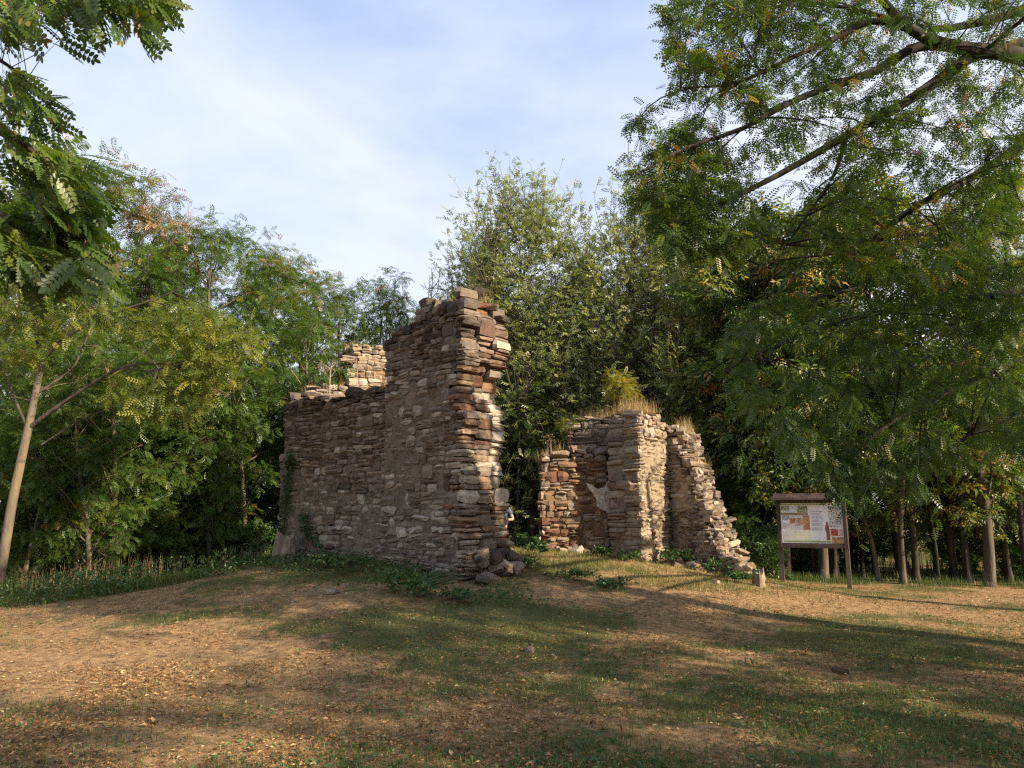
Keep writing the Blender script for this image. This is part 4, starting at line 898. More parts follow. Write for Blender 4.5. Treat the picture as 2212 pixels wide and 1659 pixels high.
top_poly = [(1425, -60), (1440, 110), (1430, 190), (1340, 262), (1400, 330), (1300, 400), (1350, 440), (1430, 560), (1560, 590), (1640, 560), (1700, 470), (1790, 560), (1900, 600), (2080, 600), (2260, 560), (2260, -60)]
ls = [dict(t=poly_targets([(1660, 380), (1800, 400), (2000, 430), (2260, 330), (2260, 620), (1700, 620)], 260, (7.6, 9.4), rng, .35), per=6, size=.19, tm=.34, ts=.2),
      dict(t=poly_targets(top_poly, 1400, (6.6, 8.6), rng, 0.35), per=6, size=.185, tm=.40, ts=.22),
      dict(t=poly_targets([(1330, 380), (1470, 250), (1560, 380), (1600, 560), (1440, 560), (1380, 460)], 170, (6.8, 7.8), rng), per=6, size=.20, tm=.34, ts=.2),
      dict(t=poly_targets([(1430, -60), (1450, 200), (1640, 230), (1720, 60), (1800, -60)], 170, (6.8, 7.8), rng), per=6, size=.20, tm=.45, ts=.26),
      dict(t=np.column_stack([rng.uniform(5.5, 11, 260), rng.uniform(2.2, 6.2, 260), rng.uniform(5.5, 9.5, 260)]), per=6, size=.22, tm=.35)]  # invented foliage outside the view, added to shade the clearing
t1, parts = big_tree('locust_tree', tb, 'large dark locust tree reaching thick limbs into the top right of the picture', tk, (.27, .13), limbs, ls, 'bark_dark', 'locust_near', T_PIN_MID, 31)
V, Q, T = make_crown(parts, T_PIN_MID); link('crown', mesh_np('crown', V, Q, M['locust_near'], T), t1)

# 2 drooping locust at the right
tb = (10.4, 12.0, gz(10.4, 12.0)); tk = [(10.4, 12.0, -.2), (10.2, 11.9, 2.0), (9.9, 11.8, 4.0), (9.4, 11.6, 6.2)]
j = np.array([9.95, 11.8, 3.7]); j2 = np.array([9.7, 11.7, 5.0])
limbs = [([j]+A_([(2300, 760), (2180, 790), (2040, 850), (1900, 930), (1820, 1010)], (9.8, 9.0)), .07, .01),
         ([j2]+A_([(2300, 620), (2150, 640), (1980, 660), (1800, 700), (1650, 760), (1570, 800)], (9.6, 8.8)), .08, .01),
         ([j2]+A_([(2300, 560), (2120, 580), (1950, 600), (1780, 640), (1640, 660)], (10, 9.6)), .06, .01),
         ([j]+A_([(2300, 840), (2180, 900), (2080, 950), (1990, 1010)], (9.6, 8.6)), .05, .01)]
mass = [(1545, 740), (1620, 650), (1760, 600), (1900, 570), (2260, 560), (2260, 960), (2140, 990), (2060, 1010), (1990, 1080), (1900, 1120), (1820, 1075), (1730, 1010), (1640, 920), (1560, 850)]
ls = [dict(t=poly_targets(mass, 900, (7.8, 10.0), rng, 0.28), per=6, size=.20, tm=.42, ts=.16, droop=.5),
      dict(t=poly_targets([(1760, 980), (1850, 960), (1880, 1050), (1830, 1110), (1808, 1080)], 40, (8.2, 9.0), rng), per=6, size=.19, tm=.15, ts=.1, droop=.6),
      dict(t=np.column_stack([rng.uniform(9.8, 12, 90), rng.uniform(12.6, 14, 90), rng.uniform(4.0, 7, 90)]), per=6, size=.22, tm=.3)]
t2, parts = big_tree('locust_tree', tb, 'locust tree with a drooping mass of deep green leaves over the information board', tk, (.16, .07), limbs, ls, 'bark_dark', 'locust_near', T_PIN_MID, 32)
V, Q, T = make_crown(parts, T_PIN_MID); link('crown', mesh_np('crown', V, Q, M['locust_near'], T), t2)

# 3 leaning tree with gold green foliage at the left
bx = at(2, 1285, 13.6); base = (bx[0]-.08, 13.6, gz(bx[0], 13.6))
trunk = [(base[0]-.03, 13.6, base[2]-.25)]+A_([(4, 1220), (28, 1080), (58, 940), (75, 860), (92, 775)], 13.6)
limbs = [(A_([(90, 785), (80, 720), (72, 650), (95, 560), (120, 470)], (13.6, 13.2)), .085, .02),
         (A_([(92, 778), (135, 735), (190, 700), (270, 668), (340, 645), (420, 610)], (13.6, 13.0)), .07, .012),
         (A_([(78, 850), (110, 830), (160, 790), (200, 700), (235, 620), (262, 560)], (13.6, 14.0)), .05, .010),
         (A_([(62, 925), (110, 888), (190, 835), (260, 795), (330, 785), (430, 790), (530, 765)], (13.6, 13.0)), .065, .010),
         (A_([(260, 795), (330, 800), (400, 780), (450, 800), (500, 830)], (13.2, 12.8)), .03, .007),
         (A_([(62, 930), (40, 880), (15, 820), (-20, 740)], (13.6, 13.4)), .05, .02),
         (A_([(90, 960), (180, 905), (250, 880), (330, 860)], (13.9, 14.3)), .03, .008)]
gold = [(-40, 600), (80, 520), (200, 580), (300, 640), (420, 640), (540, 690), (560, 760), (520, 860), (420, 920), (300, 900), (200, 860), (140, 760), (-40, 820)]
ls = [dict(t=poly_targets(gold, 560, (12.4, 14.6), rng, 0.42), per=6, size=.25, tm=.26, ts=.2, droop=.25),
      dict(t=poly_targets([(330, 720), (560, 700), (590, 790), (440, 900), (340, 880)], 150, (12.4, 13.8), rng, .4), per=6, size=.24, tm=.42, ts=.2, droop=.25)]
t3, parts = big_tree('leaning_tree', base, 'leaning pale trunked tree with gold green leaves at the left edge', trunk, (.095, .055), [(p_, a_*.62, b_*.7) for p_, a_, b_ in limbs], ls, 'bark_pale', 'gold', T_PIN, 33, barkl='bark')
V, Q, T = make_crown(parts, T_PIN); link('crown', mesh_np('crown', V, Q, M['gold'], T), t3)

# 4 near locust whose boughs hang in at the top left: every compound leaf in view a part
tb = (-4.6, 1.6, gz(-4.6, 1.6)); tk = [(-4.6, 1.6, -.2), (-4.5, 1.65, 1.8), (-4.4, 1.8, 3.4), (-4.1, 2.0, 5.2)]
jn = np.array([-4.45, 1.75, 2.9]); jm = np.array([-4.3, 1.9, 3.9])
limbs = [([jn]+A_([(-420, 150), (-150, 200), (0, 280), (90, 340), (170, 420)], (2.6, 3.1)), .05, .006),
         ([jn]+A_([(-420, 330), (-150, 400), (0, 460), (120, 520), (220, 575)], (2.6, 3.0)), .045, .005),
         ([jm]+A_([(-400, -260), (-150, -140), (80, -60), (230, -15), (330, 10)], (2.5, 3.0)), .045, .005),
         ([jm]+A_([(-400, -300), (0, -190), (300, -120), (520, -60)], (2.5, 2.9)), .04, .005),
         ([jn]+A_([(-380, 60), (-120, 90), (-20, 120), (60, 170)], (2.7, 3.2)), .03, .004)]
t4 = thing('locust_tree', tb, 'near locust tree hanging large leaflet sprays into the top left corner', 'tree')
tbn = np.array(tb); (tv, tp_) = limb_tube(np.array(tk)-tbn, .17, .08, 18, 9); link('trunk', mesh_np('trunk', tv[0], tv[1], M['bark'], smooth=True), t4)
lp = []
for pts, r0, r1 in limbs:
    lt, q = limb_tube(np.array(pts)-tbn, r0, r1, 18, 6); link('branch', mesh_np('branch', lt[0], lt[1], M['bark'], smooth=True), t4); lp.append(q[5:])
lp = np.concatenate(lp); rng = np.random.default_rng(44)
pl = [dict(p=[(-30, 110), (30, 140), (90, 215), (140, 280), (180, 350), (205, 400), (170, 430), (120, 440), (-30, 400)], n=50),
      dict(p=[(-30, 380), (120, 430), (190, 480), (225, 550), (235, 600), (190, 600), (110, 590), (-30, 560)], n=66),
      dict(p=[(-30, 540), (100, 545), (150, 600), (80, 620), (-30, 600)], n=12),
      dict(p=[(-30, -40), (60, -40), (120, 30), (90, 60), (50, 60), (-30, 30)], n=16),
      dict(p=[(160, -50), (330, -50), (330, 0), (290, 50), (250, 60), (200, 40)], n=30), dict(p=[(60, -40), (200, -40), (200, 20), (140, 10)], n=8),
      dict(p=[(500, -130), (600, -130), (590, -95), (510, -95)], n=4)]
tgs = np.concatenate([poly_targets(d_['p'], d_['n'], (2.6, 3.35), rng) for d_ in pl])-tbn
wd, pos, Rm, sc_, tb_ = twigs(lp, tgs, rng, 4, T_PIN_NEAR, .19, .30, .0045, tintmean=.45, tintsd=.22, tilt=.55, span=.6, up=.02)
# aim the leaves right and downwards the way the sprays hang
dirs = np.stack([0.75+rng.normal(0, .35, len(pos)), rng.normal(0, .4, len(pos)), -0.55+rng.normal(0, .35, len(pos))], -1)
Rm = frames(dirs, rng, .8)
link('twigs', mesh_np('twigs', wd[0], wd[1], M['bark']), t4, kind='stuff')
NV = []
for k in range(10):
    V = T_PIN_NEAR[0].copy(); V[:, 2] -= V[:, 0]**2*rng.uniform(0, .35); V += rng.normal(0, .006, V.shape)
    cols = np.repeat(np.clip(rng.normal(.35+.05*k, .1), 0, .84), len(V)); 
    nl = 17
    for q in range(nl):
        if rng.random() < .05: cols[q*6:(q+1)*6] = rng.uniform(.9, 1)
    NV.append(mesh_np('leaf', V, T_PIN_NEAR[1], M['locust_near'], cols))
order = list(range(len(pos))); rng.shuffle(order)
for k in order[:300]:
    o = link('leaf', NV[int(rng.integers(0, 10))], t4); m4 = Matrix([list(Rm[k][i]*sc_[k])+[pos[k][i]] for i in range(3)]+[[0, 0, 0, 1]]); o.matrix_local = m4
rest = order[300:]
if rest:
    V, Q, T = scatter(T_PIN_NEAR, pos[rest], Rm[rest], sc_[rest][:, None], tb_[rest]*.8); link('foliage', mesh_np('foliage', V, Q, M['locust_near'], T), t4, kind='stuff')
# hanging brown seed pods
pods = []
for (a, b) in ((120, 30), (170, 10), (285, 20), (300, 40), (330, 15), (345, 30), (110, 330), (130, 370), (20, 230), (125, 500), (60, 450), (30, 570), (100, 560), (180, 505), (190, 560), (40, 540)):
    for m_ in range(5):
        p = at(a+rng.normal(0, 9), b+rng.normal(0, 10), rng.uniform(2.9, 3.2))-tbn; l_ = rng.uniform(.05, .09); V = np.array([(0, -.006, 0), (0, .006, 0), (.004, .007, -l_*.5), (.004, -.007, -l_*.5), (0, -.001, -l_), (0, .001, -l_)])
        a_ = rng.uniform(0, 6.28); Rz = np.array(Matrix.Rotation(a_, 3, 'Z')); pods.append((V @ Rz.T+p, np.array([(0, 1, 2, 3), (3, 2, 5, 4)])))
V, Q = join(pods); link('seed_pods', mesh_np('seed_pods', V, Q, M['rust'], np.clip(rng.normal(.6, .25, len(V)), 0, 1)), t4, kind='stuff')

# ------------------------------------------------------------------ THE WOOD
def T_(key, px_, y_, s, rz, label, **k): return plant(key, px_x(px_, y_), y_, s, rz, label, **k)
T_('poplar_a', 1150, 22.5, 1.08, 0.4, 'tall silvery poplar behind the gap between the ruins', name='poplar_tree', sz=.90)
T_('poplar_a', 1400, 22.0, 1.0, 1.9, 'second silvery poplar behind the right ruin', name='poplar_tree', sz=.90)
T_('poplar_b', 1020, 23.5, 0.86, 3.1, 'shorter poplar left of the tallest one, above the pier', name='poplar_tree')
T_('poplar_b', 1275, 25.5, 0.85, 4.4, 'poplar in the gap between the two tallest poplars', name='poplar_tree')
T_('poplar_b', 1500, 22.8, 0.98, 5.2, 'poplar at the right behind the dry grass crest', name='poplar_tree')
for k, (px_, y_, s_, lb) in enumerate([(1085, 25.5, .80, 'grey green poplar between the pier top and the tallest poplar'), (1215, 25.0, .80, 'grey green poplar just right of the tallest poplar'), (1335, 25.5, .80, 'grey green poplar above the yellow sapling'), (1450, 26.0, .86, 'grey green poplar above the bright ruin corner'), (1570, 25.5, .82, 'grey green poplar at the right end of the poplar row'), (955, 26.0, .72, 'lower poplar whose crown shows left of the pier top')]):
    T_('poplar_b' if k % 2 else 'poplar_a', px_, y_, s_*(.95 if k % 2 else .88), k*1.3, lb, name='poplar_tree')
T_('locust_a', 735, 22.5, 0.93, 1.1, 'bushy locust tree right behind the sunlit back fragment', name='locust_tree')
T_('locust_b', 850, 24.0, 0.98, 2.6, 'locust tree filling the gap between the back fragment and the tall pier', name='locust_tree')
T_('locust_c', 600, 19.8, 1.02, 0.2, 'bright green locust tree touching the upper left end of the shaded wall', name='locust_tree')
T_('locust_a', 250, 19.0, 0.90, 5.0, 'full locust tree behind the gold green branches', name='locust_tree')
T_('locust_a', 520, 24.5, 1.15, 3.8, 'tall round locust tree at the back of the left wood, right of its middle', name='locust_tree')
T_('locust_b', 90, 24.5, 1.35, 0.8, 'high locust tree far back above the leaning tree', name='locust_tree')
T_('locust_sparse', 790, 24.5, 0.98, 0.9, 'airy locust tree above the sunlit back fragment', name='locust_tree')
T_('locust_sparse', 875, 26.5, 0.90, 2.2, 'thin locust tree just left of the pier top', name='locust_tree')
T_('locust_a', 650, 24.0, 1.02, 2.9, 'round locust tree behind the low shaded wall', name='locust_tree')
T_('locust_b', 560, 22.0, 1.05, 0.3, 'sunlit locust tree left of the low shaded wall', name='locust_tree')
T_('locust_a', 440, 20.5, 1.06, 1.3, 'dense locust tree in the middle of the left wood', name='locust_tree')
T_('locust_b', 330, 22.5, 1.2, 2.4, 'locust tree with rusty seed clusters in the left wood', name='locust_tree', leafmat=None)
T_('locust_a', 150, 20.0, 1.22, 3.5, 'tallest locust tree at the left above the leaning tree', name='locust_tree')
T_('locust_b', 10, 21.5, 1.2, 4.6, 'tall locust tree behind the leaning trunk at the left edge', name='locust_tree')
T_('locust_c', 545, 18.6, 0.80, 5.2, 'low spreading locust tree beside the left end of the wall', name='locust_tree')
T_('locust_c', 350, 18.0, 0.82, 0.8, 'low spreading locust tree over the tall grass', name='locust_tree')
T_('locust_c', 180, 17.0, 0.78, 2.0, 'low locust tree right of the leaning trunk', name='locust_tree')
T_('locust_c', 640, 21.0, 0.80, 3.3, 'low locust tree hidden mostly by the shaded wall', name='locust_tree')
T_('locust_c', 60, 15.8, 0.58, 2.2, 'small locust tree with wide green fans beside the leaning trunk', name='locust_tree')
T_('locust_c', 215, 16.0, 0.60, 4.9, 'small locust tree above the dry stalks at the left wood edge', name='locust_tree')
T_('locust_c', 390, 17.2, 0.66, 3.0, 'small locust tree in front of the dark middle of the left wood', name='locust_tree')
T_('locust_c', 470, 17.6, 0.74, 4.0, 'low locust tree whose green fans hang beside the mound', name='locust_tree')
T_('locust_c', 265, 16.8, 0.80, 5.5, 'low locust tree over the rank grass, left of the pale leaning sapling', name='locust_tree')
T_('locust_c', -10, 16.5, 0.85, 1.0, 'low locust tree at the very left edge behind the leaning trunk', name='locust_tree')
x_ = px_x(285, 21.5); p_ = at(285, 420, 20.5)
# rusty seeded locust crown showing above the near leaves
plant('locust_sparse', p_[0], 20.5, 1.12, 1.2, 'locust tree hung with pink brown seed clusters against the sky', name='locust_tree', leafmat='rust')
T_('walnut', 1650, 19.5, 1.10, 0.2, 'walnut like tree with yellow and brown leaves right of the right ruin', name='walnut_tree')
T_('walnut', 1790, 18.6, 1.12, 1.8, 'broad leaved tree with russet leaves behind the information board', name='walnut_tree')
T_('walnut', 1940, 19.0, 1.2, 3.0, 'large leaved yellowing tree right of the information board', name='walnut_tree')
T_('locust_b', 2120, 17.4, 1.0, 3.9, 'pale forked tree at the right with light green leaves', name='locust_tree')
T_('locust_b', 2230, 19.0, 1.2, 5.1, 'yellowing locust tree at the right edge', name='locust_tree', leafmat='gold')
T_('walnut', 1520, 21.0, 0.72, 4.2, 'low russet tree peeping over the stepped slope', name='walnut_tree')
wl = 'dark slender tree of the shadowy wood behind the ruins'; wg = 'slender trees filling the wood behind'
rr = random.Random(9)
for k in range(46):
    px_ = -250+k*58+rr.uniform(-20, 20)
    if 1690 < px_ < 2080: y_ = rr.uniform(44, 60)
    else: y_ = rr.choice([27, 29, 32, 35])+rr.uniform(-1, 1)
    s = rr.uniform(.75, .95)*(1 if y_ < 33 else 1.15)*(1.0 if px_ > 950 or px_ < 500 else 0.72)
    plant(rr.choice(['locust_a', 'locust_b', 'locust_c', 'walnut'] if px_ > 1600 else ['locust_a', 'locust_b', 'locust_c', 'locust_c']), px_x(px_, y_), y_, s, rr.uniform(0, 6), wl, group=wg, name='wood_tree')
for k, (px_, y_, s_, lb) in enumerate([(1830, 22.5, 1.5, 'leafy undergrowth tree behind the right post of the board'), (1930, 20.8, 1.25, 'leafy undergrowth tree behind the bent brown trunk'), (2010, 22.0, 1.5, 'dark undergrowth tree between the trunks right of the board'), (2090, 20.0, 1.3, 'undergrowth tree behind the pale forked tree'), (2170, 21.5, 1.5, 'undergrowth tree at the right between the last trunks'), (2250, 19.8, 1.4, 'undergrowth tree cut by the right edge')]):
    T_('sapling', px_, y_, s_, k*1.1, lb, cat='sapling', name='sapling', dz=.25)
for k, (px_, y_, s_, lb) in enumerate([(1690, 18.6, .80, 'low dark broad leaved tree just left behind the board'), (1880, 19.2, .62, 'low broad leaved tree over the whitish leaning trunk'), (2050, 18.4, .60, 'low broad leaved tree over the dark trunks right of the board'), (2190, 18.6, .62, 'low broad leaved tree over the last trunks at the right')]):
    T_('walnut', px_, y_, s_, k*1.7, lb, name='walnut_tree')
# bare trunks seen under the crowns at the right
def bare_trunk(px_, py_, y_, r, h, lean, label, bark, fork=False, seed=0):
    x = px_x(px_, y_); rng = np.random.default_rng(seed); t_ = thing('tree', (x, y_, gz(x, y_)), label, 'tree')
    pts = [(0, 0, -.25), (lean*.15+rng.normal(0, .02), 0, h*.3), (lean*.55+rng.normal(0, .03), 0, h*.6), (lean, 0, h)]
    r *= 0.70; ws = [limb_tube(pts, r*1.15, r*.55, 14, 8)[0]]
    ws.append(tubes(np.array([[(0, 0, -.3), (0, 0, .05), (0, 0, .3)]]), np.array([[r*1.9, r*1.45, r*1.05]]), 8))
    tips = [np.array(pts[-1])]
    for q in range(6):
        f_ = rng.uniform(.55, 1); s0 = np.array([lean*f_, 0, h*f_]); e = s0+np.array([rng.normal(0, .7), rng.normal(0, .5), rng.uniform(.5, 1.4)]); ws.append(limb_tube([s0, (s0+e)/2+rng.normal(0, .08, 3), e], r*(.55 if fork and q < 2 else .3), .01, 8, 5)[0]); tips.append(e)
    V, Q = join(ws); link('trunk', mesh_np('trunk', V, Q, M[bark], smooth=True), t_)
    tg = np.array(tips)[rng.integers(0, len(tips), 90)]+rng.normal(0, .55, (90, 3))
    w_ = twigs(np.array(tips), tg, rng, 5, T_PIN, .27, .3, tintmean=.3); V, Q, T = make_crown([w_], T_PIN); link('crown', mesh_np('crown', V, Q, M['locust'], T), t_)
    V, Q = w_[0]; link('twigs', mesh_np('twigs', V, Q, M[bark]), t_, kind='stuff')
for k, a in enumerate([(1752, 0, 18.0, .075, 3.6, -.25, 'thin dark trunk just left behind the board', 'bark_dark'), (1768, 0, 17.8, .17, 4.2, .1, 'thick grey trunk seen between the board posts', 'bark'),
        (1792, 0, 18.1, .085, 4.0, .15, 'dark trunk right of the thick grey one under the board', 'bark_dark'), (1853, 0, 19.0, .07, 3.6, .25, 'slim dark trunk leaning right of the board', 'bark_dark'),
        (1884, 0, 18.4, .075, 2.6, -.45, 'whitish leaning trunk right of the board', 'bark_pale'), (1938, 0, 17.6, .10, 4.2, .3, 'brown trunk with a slight bend in the right wood', 'bark'),
        (1966, 0, 17.9, .11, 4.2, .0, 'dark straight trunk right of the bent brown one', 'bark_dark'), (2013, 0, 18.0, .055, 3.6, -.05, 'very thin dark trunk among the right trees', 'bark_dark'),
        (2046, 0, 18.6, .12, 4.5, .2, 'dark trunk left of the close pair in the right wood', 'bark_dark'), (2076, 0, 18.2, .12, 4.5, .0, 'dark trunk left of the pale forked tree', 'bark_dark'), (2164, 0, 18.2, .10, 4.4, -.05, 'dark trunk right of the pale forked tree', 'bark_dark'),
        (2204, 0, 17.6, .10, 4.4, .1, 'last dark trunk at the right edge', 'bark_dark'),
        (36, 0, 18.5, .14, 7.5, .1, 'thick dark trunk rising behind the leaning tree', 'bark'), (176, 0, 16.6, .075, 3.4, -.15, 'short pale trunk in the left undergrowth', 'bark_pale'), (318, 0, 18.5, .075, 4.2, -.25, 'pale trunk in the dark middle of the left wood', 'bark_pale'),
        (336, 0, 18.8, .06, 4.2, .05, 'grey trunk right of the pale one in the left wood', 'bark'), (432, 0, 19.5, .07, 4.6, -.05, 'sunlit trunk in the left wood', 'bark_pale'), (447, 0, 18.2, .07, 3.4, .2, 'slanting pale trunk near the mound at the left', 'bark_pale'), (530, 0, 19.6, .07, 3.8, .05, 'dim trunk close to the left end of the wall', 'bark'),
        (1118, 0, 20.6, .07, 4.2, .05, 'thin dark trunk in the gap right of the pier', 'bark_dark')]):
    bare_trunk(*a, seed=200+k)
# dead twigs that stick out above the left wood
def dead(px_, py_, y_, h, label, seed):
    p = at(px_, py_, y_); g_ = gz(p[0], y_); rng = np.random.default_rng(seed); t_ = thing('dead_tree', (p[0], y_, g_), label, 'dead tree'); top = p[2]-g_
    pts = [(0, 0, -.2), (.1, 0, top*.4), (-.05, 0, top*.75), (0, 0, top)]; ws = [limb_tube(pts, .07, .010, 20, 6)[0]]
    for q in range(9):
        f_ = rng.uniform(.80, .99); s0 = np.array([0, 0, top*f_]); l_ = rng.uniform(.3, 1.1)*h; a = rng.uniform(-1, 1); e = s0+np.array([a*l_*.6, rng.normal(0, .2), l_]); m_ = (s0+e)/2+np.array([a*.22*l_, 0, -.1*l_]); ws.append(limb_tube([s0, m_, e], .018, .006, 8, 4)[0])
        for w2 in range(3):
            e2 = m_+(e-m_)*rng.uniform(.1, .9); e3 = e2+np.array([rng.normal(0, .16), rng.normal(0, .1), rng.uniform(.05, .3)])*h; ws.append(limb_tube([e2, (e2+e3)/2+rng.normal(0, .03, 3), e3], .008, .004, 5, 3)[0])
    V, Q = join(ws); link('trunk', mesh_np('trunk', V, Q, M['twig_dead'], smooth=True), t_)
dead(150, 250, 19.5, 1.0, 'dead bare branches above the near leaves at the left', 1); dead(400, 480, 20.5, 1.2, 'dead bare branches standing above the left wood', 2)
dead(935, 590, 22.5, .9, 'thin bare twigs beside the top of the pier', 3)
# saplings and bushes of the undergrowth
ul = 'shaded sapling deep inside the left wood, mostly hidden'
for k, (px_, y_, s) in enumerate([(-60, 16.2, .8), (60, 16.6, .95), (130, 17.5, 1.0), (230, 17.8, 1.05), (300, 18.6, 1.1), (390, 18.4, 1.05), (470, 19.0, 1.0), (560, 19.5, 1.1), (620, 20.5, 1.1), (250, 20.5, 1.3), (400, 21.5, 1.3), (100, 20, 1.3), (520, 22, 1.3), (20, 18.5, 1.2), (180, 22.5, 1.4), (330, 23, 1.4), (450, 24, 1.4), (-100, 19, 1.3)]):
    fr = {0: 'green sapling at the very left edge, left of the leaning trunk', 1: 'green sapling just right of the foot of the leaning trunk', 2: 'second sapling right of the leaning trunk, a little farther back', 3: 'sapling behind the dry stalks of the left edge', 4: 'sapling by the pale trunk in the dark middle of the left wood', 5: 'sapling in the shade midway between the leaning trunk and the wall', 6: 'sapling behind the left flank of the mound', 7: 'sapling close to the left end of the shaded wall'}
    if k in fr: T_('sapling', px_, y_, s, rr.uniform(0, 6), fr[k], cat='sapling', name='sapling')
    else: T_('sapling', px_, y_, s, rr.uniform(0, 6), ul, cat='sapling', group='saplings under the left wood', name='sapling')
for k, (px_, y_, s) in enumerate([(1105, 24, 1.1), (1145, 23.6, 1.0), (1190, 25, 1.2), (1500, 20.5, .9), (1580, 18.6, .8), (1640, 17.8, .8), (1560, 22, 1.2), (1680, 21.5, .8), (1250, 24, 1.2), (1330, 24, 1.2), (1420, 24, 1.2), (2090, 21.5, 1.1), (2150, 20, 1.0), (2210, 20.5, 1.2), (2270, 18.5, 1.1), (1900, 26, .9), (2020, 24, 1.0)]):
    T_('sapling', px_, y_, s, rr.uniform(0, 6), 'leafy sapling in the shade behind the right ruin and board', cat='sapling', group='saplings behind the right ruin', name='sapling')
for k, (px_, y_, s, lb) in enumerate([(1662, 16.9, .55, 'between the pale stump and the left board post'), (1735, 20.5, .8, 'seen under the board left of the thick grey trunk'), (1840, 21.5, .8, 'seen under the board beside its right post'), (1640, 19.2, 1.1, 'in the shade just right of the stepped slope'),
        (1700, 19.5, .8, 'behind the left post of the board'), (2180, 18.6, .5, 'at the foot of the trunks by the right edge'), (2075, 19.0, .5, 'by the base of the pale forked tree'), (490, 17.8, .6, 'on the left flank of the mound'), (570, 17.9, .7, 'touching the left end of the shaded wall'),
        (1600, 16.4, .7, 'tucked behind the foot of the stepped slope'), (1120, 19.6, .6, 'in the gap close to the person'), (1150, 19.0, .5, 'in the gap close to the left end of the right ruin')]):
    T_('bush', px_, y_, s, rr.uniform(0, 6), 'low leafy bush '+lb, cat='bush', group='low bushes along the wood edge', name='bush')
# trees outside the picture on the sunny side: their shade dapples the clearing
for k, (x, y_, key, s) in enumerate([(9.5, 2.6, 'locust_b', .82), (12.5, 3.6, 'locust_a', .9), (8.0, -1.2, 'locust_b', 1.05), (12.5, -0.8, 'locust_a', .95), (16.5, 1.6, 'locust_a', 1.0), (5.5, -4.5, 'locust_a', 0.85), (10, -6, 'locust_b', 1.0), (17, -4, 'locust_a', 1.05)]):
    plant(key, x, y_, s, k*1.3, 'locust tree of the wood at the right behind the viewer', group='trees on the sunny side of the clearing', name='locust_tree')

# ------------------------------------------------------------------ turf, litter, tall grass
rng = np.random.default_rng(99)
def field(n, y0, y1, pw_=1.0):
    u = rng.random(n); y = y0*(y1/y0)**(u**pw_); x = rng.uniform(-1, 1, n)*(0.80*y+0.9); return x, y
def inside_ruin(x, y):
    bad = np.zeros(len(x), bool)
    for P0, P1, th in ((A1, B1, .95), (B, C, 1.02), (E, Fp, .75), (H_, I_, .7), (g0, g1, .8)):
        d = (P1-P0)/np.hypot(*(P1-P0)); Ln = np.hypot(*(P1-P0)); s = (x-P0[0])*d[0]+(y-P0[1])*d[1]; r = -(x-P0[0])*d[1]+(y-P0[1])*d[0]; bad |= (s > 0) & (s < Ln) & (r > 0.02) & (r < th)
    return bad
def gpos(x, y, dz=0.0): return np.column_stack([x, y, ground(x, y)+dz])
x, y = field(330000, 3.6, 17.5); g_ = green(x, y)*(0.35+0.65*(fbm(x*3.3, y*3.3, 71, 2) > .47)); keep = (rng.random(len(x)) < g_*0.9) & ~inside_ruin(x, y); x, y = x[keep][:80000], y[keep][:80000]
P = gpos(x, y, -.006); V, Q, T = blades(len(P), lambda n: P, .016, .085, .0029, 1.0, rng, .38, .24)
tag(link('grass', mesh_np('grass', V, Q, M['grass'], T), kind='stuff'), 'short green turf growing in patches over the clearing', 'grass')
x, y = field(90000, 3.6, 17.0); keep = (rng.random(len(x)) < 0.25+0.6*(1-green(x, y))) & ~inside_ruin(x, y); x, y = x[keep][:42000], y[keep][:42000]
P = gpos(x, y, .0); V, Q, T = blades(len(P), lambda n: P, .03, .10, .0022, 1.1, rng, .45, .25, 1.0, .22)
tag(link('dry_grass', mesh_np('dry_grass', V, Q, M['straw'], T), kind='stuff'), 'dry straw lying flat between the green patches', 'grass')
x, y = field(170000, 3.5, 16.0); dn = fbm(x*1.4, y*1.4, 81, 3); keep = (rng.random(len(x)) < np.clip((dn-.30)*2.2, .08, 1)*(1.05-.6*green(x, y))) & ~inside_ruin(x, y); x, y = x[keep][:66000], y[keep][:66000]
n = len(x); d_ = np.stack([rng.normal(0, 1, n), rng.normal(0, 1, n), rng.normal(0, .22, n)], -1); sz = rng.uniform(.016, .048, (n, 1))*np.where(rng.random((n, 1)) < .12, 1.5, 1)
LT = ovate(.45); V, Q, T = scatter(LT, gpos(x, y, .012), frames(d_, rng, .45), sz, np.clip(rng.normal(.55, .27, n), 0, 1))
tag(link('fallen_leaves', mesh_np('fallen_leaves', V, Q, M['litter'], T), kind='stuff'), 'tan and orange fallen leaves scattered over the clearing', 'leaves')
# broad low weeds in the turf
x, y = field(60000, 3.8, 15.5); g_ = green(x, y)*(fbm(x*2.2+9, y*2.2, 75, 2) > .50); keep = (rng.random(len(x)) < g_) & ~inside_ruin(x, y); x, y = x[keep][:16000], y[keep][:16000]; n = len(x)
d_ = np.stack([rng.normal(0, 1, n), rng.normal(0, 1, n), np.abs(rng.normal(.35, .35, n))], -1); V, Q, T = scatter(T_OV, gpos(x, y, .015), frames(d_, rng, .6), rng.uniform(.018, .045, (n, 1)), np.clip(rng.normal(.4, .25, n), 0, 1))
tag(link('ground_cover', mesh_np('ground_cover', V, Q, M['weed'], T), kind='stuff'), 'low broad leaved ground cover in the turf', 'ground cover')
